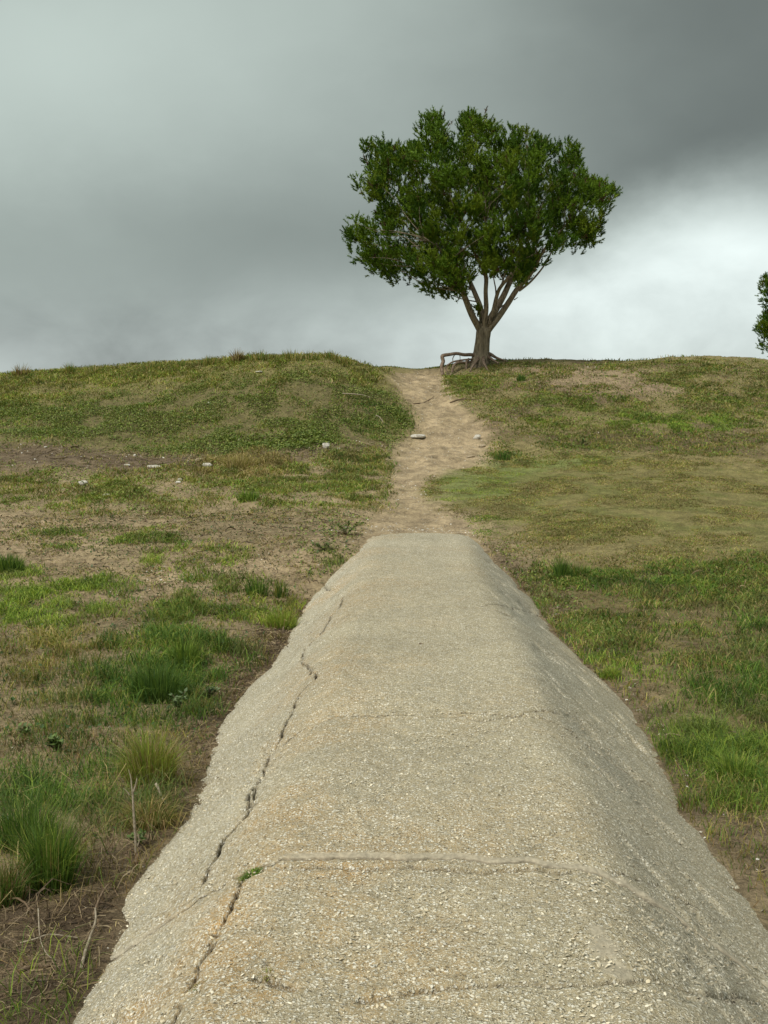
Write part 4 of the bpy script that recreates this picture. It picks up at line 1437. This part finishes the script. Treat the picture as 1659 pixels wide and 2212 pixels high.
# ------------------------------------------------------------------ stones
M_STONE, N = material('pale_stone')
vec = obj_vec(N)
sn = N.noise(vec, 22.0, 5, 0.65)
c = N.mix(N.step(sn, 0.3, 0.7), (0.36, 0.33, 0.27), (0.60, 0.58, 0.52))
finish(N, principled(N, c, 0.85, bump(N, sn, 0.6, 0.02), 0.2))
M_STONE2, N = material('tan_stone')
vec = obj_vec(N)
sn = N.noise(vec, 22.0, 5, 0.65)
c = N.mix(N.step(sn, 0.3, 0.7), (0.26, 0.21, 0.14), (0.45, 0.38, 0.27))
finish(N, principled(N, c, 0.9, bump(N, sn, 0.6, 0.02), 0.15))


def stone(px, py, wpx, tall, label, mat=None, group=None, seed=0, flat=False, rot=None):
    p = drop(px, py)
    r_ = np.random.default_rng(seed)
    w = 1.3 * wpx * (p[1] / F)
    nu, nv = 14, 9
    th = np.linspace(0, 2 * np.pi, nu, endpoint=False)
    ph = np.linspace(0.0, np.pi, nv)
    T_, P_ = np.meshgrid(th, ph)
    n_ = np.stack([np.sin(P_) * np.cos(T_), np.sin(P_) * np.sin(T_), np.cos(P_)], -1)
    # a rough block: cut the ball with random planes
    rr = np.ones(T_.shape)
    for k in range(11):
        pl = r_.normal(0, 1, 3)
        pl /= np.linalg.norm(pl)
        dd = r_.uniform(0.62, 0.9)
        dn = n_ @ pl
        rr = np.minimum(rr, np.where(dn > 0.05, dd / np.maximum(dn, 0.05), 9))
    rr = np.minimum(rr, (0.55 if flat else 0.75) / np.maximum(np.abs(n_[..., 2]), 0.05))
    v_ = n_ * rr[..., None] * np.array([w * 0.58, w * r_.uniform(0.36, 0.5), w * tall])
    a = r_.uniform(-0.4, 0.4) if rot is None else rot
    v_ = v_ @ np.array([[math.cos(a), math.sin(a), 0], [-math.sin(a), math.cos(a), 0], [0, 0, 1]])
    i_, j_ = np.meshgrid(np.arange(nv - 1), np.arange(nu), indexing='ij')
    q_ = np.stack([i_ * nu + j_, (i_ + 1) * nu + j_, (i_ + 1) * nu + (j_ + 1) % nu, i_ * nu + (j_ + 1) % nu], -1).reshape(-1, 4)
    me = raw_mesh('stone', v_.reshape(-1, 3), q_, False)
    o = link('stone', me, mat or M_STONE)
    o.location = p + np.array([0, 0, w * tall * 0.5])
    return tag(o, label, 'stone', group)


def z3(zx, zy):
    return zx * 0.5, 725.8 + zy * 0.5


ST = [  # enlarged-view pixels, width, height ratio, label
    (362, 652, 18, .38, 'rounded pale stone in the yellow-green grass below the dark soil band'),
    (460, 700, 16, .30, 'flat-topped white stone lying by itself in the sparse grass'),
    (897, 571, 18, .30, 'wedge-shaped white stone beside the clump of straw-coloured grass'),
    (667, 569, 28, .14, 'long flat pale slab of stone on the bare strip'),
    (551, 563, 10, .28, 'small pale stone at the end of the long flat slab'),
    (862, 545, 17, .22, 'tan flat stone above the wedge-shaped white stone'),
    (879, 558, 10, .22, 'small tan stone touching the wedge-shaped white stone'),
    (777, 629, 8, .4, 'upper of two small white stones lying close together'),
    (769, 641, 9, .35, 'lower of two small white stones lying close together'),
    (1116, 569, 14, .2, 'thin white stone at the foot of the straw-coloured grass clump'),
    (1087, 591, 13, .25, 'low tan stone half sunk under the straw-coloured grass clump'),
    (1408, 488, 13, .55, 'upright pale stone on the bare soil near the sandy path'),
    (1463, 492, 6, .5, 'tiny white stone next to the upright pale stone'),
    (1120, 164, 11, .2, 'thin white stone high in the crest grass of the dune'),
    (901, 296, 8, .35, 'small white stone lying amid the creeping green plants'),
    (583, 526, 6, .4, 'tiny white stone on the dark soil band'),
    (198, 491, 5, .4, 'tiny white stone at the lower edge of the creeping plants'),
]
for i, (a, b, w, tl, lb) in enumerate(ST):
    stone(*z3(a, b), w, tl, lb, M_STONE2 if 'tan' in lb else M_STONE, 'stones on the grassy slope', 1000 + i, 'flat' in lb)
stone(903, 946, 23, .24, 'flat pale slab of stone tilted on the edge of the sandy path', M_STONE, 'stones on the sandy path', 1101, True, 0.5)
stone(1031, 939, 13, .45, 'bluish white stone at the bend of the sandy path', M_STONE, 'stones on the sandy path', 1102)
stone(1042, 957, 12, .3, 'low pale stone just below the bluish white stone', M_STONE2, 'stones on the sandy path', 1103)
stone(1016, 985, 14, .2, 'flat tan stone where path meets the mown lawn', M_STONE2, 'stones on the sandy path', 1104, True)

# ------------------------------------------------------------------ twigs and sticks
M_TWIG, N = material('bleached_wood')
vec = obj_vec(N)
tn = N.noise(vec, 60.0, 4, 0.6)
c = N.mix(N.step(tn, 0.3, 0.7), (0.20, 0.165, 0.115), (0.38, 0.33, 0.25))
finish(N, principled(N, c, 0.85, bump(N, tn, 0.5, 0.004), 0.15))
M_TWIGD, N = material('brown_wood')
vec = obj_vec(N)
tn = N.noise(vec, 60.0, 4, 0.6)
c = N.mix(N.step(tn, 0.3, 0.7), (0.095, 0.065, 0.042), (0.22, 0.165, 0.11))
finish(N, principled(N, c, 0.9, bump(N, tn, 0.5, 0.004), 0.1))


def stick(name, cat, label, pix, wpx, mat, lift=None, group=None, surf=drop):
    """a stick lying along ground pixels; lift raises points in metres"""
    P = np.array([surf(*p) for p in pix])
    lift = np.zeros(len(P)) if lift is None else np.asarray(lift, float)
    r_ = np.linspace(1.0, 0.55, len(P)) * wpx * P[:, 1].mean() / F / 2
    P[:, 2] += lift + r_ * 0.6
    root = tube_obj(name, mat, None, P, r_, seg=7, n=5 * len(P), flute=0.06, lobes=3, seed=len(label))
    return tag(root, label, cat, group)


stick('twig', 'twig', 'thin bleached twig lying across the creeping plants', [(740, 857), (762, 860), (785, 864), (800, 869)], 2.6, M_TWIG, [.06, .07, .07, .05])
stick('twig', 'twig', 'short pale twig at the lower fringe of the creeping plants', [(812, 904), (820, 910), (829, 921)], 2.4, M_TWIG, [.06, .06, .03])
stick('root_piece', 'root', 'thin dark root running across the upper sandy path', [(893, 866), (915, 861), (930, 856), (938, 852)], 2.6, M_TWIGD)
stick('root_piece', 'root', 'dark root poking from the bank below the cedar', [(972, 868), (990, 866), (1012, 864), (1030, 863)], 3.0, M_TWIGD, [0, .02, .02, 0])
stick('stick', 'stick', 'pale broken stick propped against the foot of the causeway', [(338, 1738), (352, 1752), (366, 1763)], 7, M_TWIG, [.10, .05, .02])
stick('stick', 'stick', 'crooked stub of grey driftwood curving on the bare soil', [(176, 2097), (184, 2070), (195, 2045), (207, 2020), (207, 2003)], 8, M_TWIG, [0.0, .015, .03, .05, .06])
stick('stick', 'stick', 'thick brown half buried root lying on the soil', [(40, 2112), (70, 2102), (98, 2092), (120, 2080)], 11, M_TWIGD)
stick('stick', 'stick', 'dark brown root angled across the litter below the tall grass', [(202, 1985), (212, 1963), (228, 1946), (240, 1938)], 7, M_TWIGD, [0, .03, .05, .05])
stick('stick', 'stick', 'slim grey stick lying level in the brown litter', [(45, 2045), (75, 2040), (110, 2033), (168, 2030)], 5, M_TWIG, [.0, .02, .02, .01])
stick('stick', 'stick', 'thin arching stem curled over the thick brown root', [(84, 2020), (88, 2060), (104, 2082), (124, 2089)], 3.2, M_TWIG, [.10, .05, .03, .01])
stick('stick', 'stick', 'dark mossy root reaching toward the dead shrub stem', [(292, 1870), (305, 1842), (318, 1822), (322, 1805)], 9, M_TWIGD)
stick('twig', 'twig', 'tiny dark twig lying on the top of the causeway', [(905, 1391), (910, 1391), (914, 1392)], 2.6, M_TWIGD, surf=cpt)

# dead shrub stem standing by the causeway
b0 = drop(339, 1852)
yb = b0[1]
shrub = empty('dead_shrub', tuple(b0))
tag(shrub, 'bare grey dead shrub stem standing in dry grass beside the causeway', 'shrub')


def zq(a, b, dy=0.0):     # pixels of an enlarged view -> place near the stem
    return at((200 + a / 3.456) * 0.864, (1560 + b / 3.456) * 0.864, yb + dy)


S_ = np.array([zq(478, 1990), zq(482, 1900), zq(468, 1700), zq(458, 1520), zq(452, 1430)])
S_[0, 2] = b0[2] - 0.03
tube_obj('stem', M_TWIG, shrub, S_, np.array([.0085, .0075, .0065, .0055, .0045]), seg=7)
tube_obj('side_branch', M_TWIG, shrub, [zq(453, 1470), zq(472, 1420), zq(488, 1360), zq(492, 1330)], [.0045, .004, .003, .002], seg=6)
tube_obj('side_branch', M_TWIG, shrub, [zq(454, 1450), zq(445, 1390), zq(440, 1330), zq(420, 1260)], [.0045, .0035, .003, .0015], seg=6)
tube_obj('side_branch', M_TWIG, shrub, [zq(478, 1960), zq(500, 1910), zq(512, 1870), zq(500, 1820)], [.005, .004, .003, .002], seg=6)
tube_obj('side_branch', M_TWIG, shrub, [zq(430, 1480), zq(400, 1440), zq(375, 1420)], [.003, .002, .0012], seg=5)


# ------------------------------------------------------------------ single grass clumps and weeds
def clump(name, label, cat, px, py, wpx, hpx, n, mixd, seed, lean=0.5, group=None, surf=drop, blade_w=None, dry=0, seed_heads=0):
    """one grass clump: an Empty with a blades part (and a part of dry stalks)"""
    r_ = np.random.default_rng(seed)
    p = surf(px, py)
    k_ = p[1] / F
    w, h = wpx * k_, hpx * k_
    root = empty(name, tuple(p))
    tag(root, label, cat, group)

    def tuft(nb, mix_, ln, hh):
        rad = np.sqrt(r_.random(nb)) * w * 0.5
        an = r_.random(nb) * 6.28
        x, y = p[0] + rad * np.cos(an) * 0.75, p[1] + rad * np.sin(an) * 0.6
        z = ground_z(x, y) if surf is drop else cz(x, y) - 0.01
        hb = hh * (0.45 + 0.55 * r_.random(nb)) * (1 - 0.35 * (rad / (w * 0.5)) ** 2)
        az = an + r_.normal(0, 0.7, nb)
        l_ = np.abs(r_.normal(ln, 0.25, nb)) * (0.35 + 0.9 * rad / (w * 0.5))
        bw = (blade_w or max(0.0035, 0.00068 * p[1])) * (0.7 + 0.6 * r_.random(nb))
        so = Soup()
        so.add(*blades(np.stack([x, y, z - 0.005], 1), hb, az, l_, bw, pick_cols(mix_, nb, r_), r_))
        return so
    tuft(n, mixd, lean, h).obj('blade_tuft', M_GRASS, root)
    if dry:
        tuft(dry, {'straw': 4, 'brown': 2}, lean * 1.5, h * 1.05).obj('dry_stalk_tuft', M_GRASS, root)
    return root


def weed(name, label, px, py, wpx, hpx, nl, cols, seed, group=None, lf=0.04):
    """a leafy weed: stems and a tuft of flat leaves"""
    r_ = np.random.default_rng(seed)
    p = drop(px, py)
    k_ = p[1] / F
    w, h = wpx * k_, hpx * k_
    root = empty(name, tuple(p))
    tag(root, label, 'plant', group)
    tubes, so = [], Soup()
    ns = 7
    arr = np.array(cols)
    for s_ in range(ns):
        an = r_.random() * 6.28
        rr = w * 0.45 * r_.random() ** 0.6
        tip = p + np.array([rr * math.cos(an), rr * math.sin(an) * 0.8, h * r_.uniform(0.55, 1.0)])
        mid_ = p * 0.5 + tip * 0.5 + np.array([0, 0, h * 0.15])
        tubes.append(tube([p - [0, 0, 0.01], mid_, tip], [0.0035, 0.003, 0.0015], 5, 6))
        m = max(3, nl // ns)
        t = r_.uniform(0.2, 1.0, m)[:, None]
        c_ = (1 - t) ** 2 * p + 2 * t * (1 - t) * mid_ + t * t * tip
        az = r_.random(m) * 6.28
        el = r_.uniform(0.0, 0.9, m)
        L = lf * r_.uniform(0.6, 1.2, m)
        a = np.stack([np.cos(az) * np.cos(el), np.sin(az) * np.cos(el), np.sin(el)], 1) * L[:, None]
        b = np.stack([-np.sin(az), np.cos(az), r_.normal(0, .3, m)], 1) * (L * 0.27)[:, None]
        V_ = np.stack([c_, c_ + a * 0.45 + b, c_ + a, c_ + a * 0.45 - b], 1).reshape(-1, 3)
        kk = np.arange(m)[:, None] * 4
        F_ = np.concatenate([kk + np.array([[0, 1, 2]]), kk + np.array([[0, 2, 3]])], 1).reshape(-1, 3)
        cc = arr[r_.integers(0, len(arr), m)] * r_.uniform(0.75, 1.25, (m, 1))
        so.add(V_, F_, np.repeat(cc, 4, 0))
    V_, F_ = join_tubes(tubes)
    link('stem_tuft', raw_mesh('stem_tuft', V_, F_, True), M_TWIGD, root)
    so.obj('leaf_tuft', M_LEAF, root)
    return root


GRN = {'green': 5, 'bright': 4, 'dark': 2}
clump('grass_clump', 'tall dense green grass clump standing over the bare brown soil', 'grass clump', 110, 1925, 130, 235, 900, {'green': 6, 'bright': 3, 'dark': 3}, 2001, 0.35, dry=40)
clump('grass_clump', 'tall dark green grass clump growing behind the densest green one', 'grass clump', 60, 1840, 170, 170, 700, {'green': 6, 'dark': 5, 'bright': 1}, 2002, 0.4)
clump('grass_clump', 'dark green grass clump with orange dry base at the soil edge', 'grass clump', 10, 1950, 110, 150, 500, {'green': 5, 'dark': 4, 'brown': 2, 'straw': 1}, 2003, 0.4, dry=60)
clump('grass_clump', 'yellow-green grass clump with orange straw stalks beside the causeway', 'grass clump', 325, 1700, 130, 190, 800, {'lime': 3, 'bright': 4, 'olive': 4, 'straw': 2}, 2004, 0.45, dry=110)
clump('grass_clump', 'drooping straw grass clump around the dead shrub stem', 'grass clump', 320, 1790, 130, 110, 420, {'straw': 5, 'olive': 4, 'brown': 3, 'green': 2}, 2005, 0.9)
clump('grass_clump', 'wide dark green grass clump behind the pale leafy weeds', 'grass clump', 340, 1510, 150, 110, 900, {'green': 5, 'dark': 6}, 2006, 0.4)
clump('grass_clump', 'fresh green grass clump at the far side of the wide dark one', 'grass clump', 400, 1440, 90, 90, 500, {'green': 5, 'bright': 5}, 2007, 0.4)
clump('grass_clump', 'stiff dark green rush clump near the shoulder of the causeway', 'grass clump', 555, 1290, 66, 60, 170, {'dark': 3, 'green': 6, 'bright': 1}, 2008, 0.35)
clump('grass_clump', 'narrow dark rush clump right next to the stiff rush clump', 'grass clump', 606, 1292, 40, 60, 90, {'dark': 3, 'green': 4, 'olive': 3}, 2009, 0.35)
clump('grass_clump', 'bright yellow-green grass clump pressed against the causeway edge', 'grass clump', 608, 1358, 80, 60, 420, {'lime': 5, 'bright': 5, 'straw': 1}, 2010, 0.5)
clump('grass_clump', 'lush dark green grass clump beside the bare sandy patch', 'grass clump', 15, 1232, 95, 48, 600, {'dark': 3, 'green': 6, 'bright': 2}, 2011, 0.4)
clump('grass_clump', 'upright spiky green tuft alone at the edge of the mown lawn', 'grass clump', 1212, 1254, 40, 70, 130, {'dark': 2, 'green': 6}, 2012, 0.25)
clump('grass_clump', 'loose green tuft leaning next to the upright spiky tuft', 'grass clump', 1248, 1252, 50, 42, 170, {'green': 5, 'olive': 2, 'dark': 2}, 2013, 0.35)
clump('grass_clump', 'straw-coloured dry grass clump below the creeping plants', 'grass clump', 520, 1015, 95, 40, 420, {'straw': 6, 'olive': 3}, 2014, 0.5)
clump('grass_clump', 'green grass clump at the foot of the pale dry slope', 'grass clump', 535, 1085, 60, 32, 300, {'green': 5, 'bright': 4}, 2015, 0.45)
clump('grass_clump', 'reddish green tuft on the shoulder of the path near the lawn', 'grass clump', 1085, 993, 44, 22, 220, {'green': 4, 'dark': 4, 'brown': 1}, 2016, 0.3)
clump('grass_clump', 'small round dark tuft in the trampled bank below the cedar', 'grass clump', 1125, 826, 22, 20, 120, {'dark': 4, 'green': 4}, 2017, 0.4)
clump('grass_clump', 'bright green clump of long grass by the soil patch', 'grass clump', 1590, 1690, 150, 95, 700, {'bright': 5, 'green': 5, 'lime': 1}, 2018, 0.7)
clump('grass_clump', 'small lime tuft growing close to the weathered grey shoulder', 'grass clump', 1318, 1465, 60, 34, 220, {'lime': 4, 'bright': 4, 'green': 2}, 2019, 0.8)
# crest clumps
for i, (px, py, w, h, mx, lb) in enumerate([
    (512, 779, 26, 26, {'brown': 5, 'straw': 3, 'olive': 2}, 'brown feathery grass clump standing on the dune crest'),
    (46, 808, 34, 26, {'brown': 3, 'straw': 2, 'olive': 4}, 'dusky brown-green clump on the low end of the dune crest'),
    (150, 806, 22, 24, {'olive': 4, 'green': 3}, 'slender green clump on the crest beside the dusky clump'),
]):
    clump('grass_clump', lb, 'grass clump', px, py + 4, w * 1.3, h * 1.4, 130, mx, 2100 + i, 0.4)
for i, (px, py, w, h) in enumerate([(200, 803, 50, 20), (330, 796, 44, 18), (390, 790, 40, 18), (450, 783, 40, 18), (560, 777, 46, 20), (630, 772, 44, 22), (668, 771, 40, 20), (718, 772, 36, 18), (745, 782, 30, 16)]):
    clump('grass_clump', 'pale olive tussock fringing the skyline of the bigger dune', 'grass clump', px, py + 4, w * 1.5, h * 1.4, 130, {'olive': 5, 'straw': 2, 'green': 3}, 2120 + i, 0.45, 'tussocks along the dune crest')
# weeds
PALE = [(0.13, 0.19, 0.085), (0.17, 0.23, 0.11), (0.10, 0.155, 0.06)]
WG = [(0.11, 0.17, 0.045), (0.13, 0.19, 0.055), (0.085, 0.135, 0.035)]
WGL = [(0.13, 0.18, 0.05), (0.16, 0.20, 0.06), (0.10, 0.15, 0.04)]
weed('leafy_weed', 'pale grey-green leafy weed close to the causeway foot', 453, 1512, 38, 36, 70, PALE, 2201, lf=0.045)
weed('leafy_weed', 'pale leafy weed in front of the wide dark grass clump', 385, 1535, 52, 44, 110, PALE, 2202, lf=0.045)
weed('leafy_weed', 'low dark leafy weed among brown litter and short grass', 125, 1625, 60, 36, 110, WG, 2203, lf=0.05)
weed('leafy_weed', 'small leafy weed beside the low dark leafy weed', 55, 1590, 40, 26, 60, WG, 2204, lf=0.04)
weed('leafy_weed', 'bushy green weed at the far corner of the causeway', 748, 1158, 84, 34, 130, WGL, 2205, lf=0.05)
weed('leafy_weed', 'spreading green weed between the causeway corner and the sandy patch', 698, 1190, 80, 18, 100, WGL, 2206, lf=0.05)
weed('leafy_weed', 'dull leafy weed rooted below the drooping straw clump', 300, 1840, 60, 40, 90, WG, 2207, lf=0.03)
weed('leafy_weed', 'round green weed on the sandy bank above the mown lawn', 1255, 962, 30, 14, 70, WG, 2208, lf=0.06)
weed('leafy_weed', 'small pale weed seedlings on the trampled litter', 20, 1790, 40, 22, 60, PALE, 2209, lf=0.03)
# growing out of the concrete
clump('joint_weed', 'small green grass weed sprouting from the slab joint', 'plant', 542, 1884, 58, 22, 150, {'green': 5, 'bright': 5}, 2301, 1.3, surf=cpt, blade_w=0.004)
clump('joint_weed', 'sparse reddish grass weed growing in the long crack', 'plant', 432, 2128, 42, 26, 60, {'olive': 4, 'bright': 3, 'brown': 3}, 2302, 1.2, surf=cpt, blade_w=0.003)
clump('joint_weed', 'wispy yellow-green weed beside the short open crack', 'plant', 580, 2102, 46, 26, 90, {'lime': 3, 'olive': 4, 'straw': 3}, 2303, 1.1, surf=cpt, blade_w=0.0025)
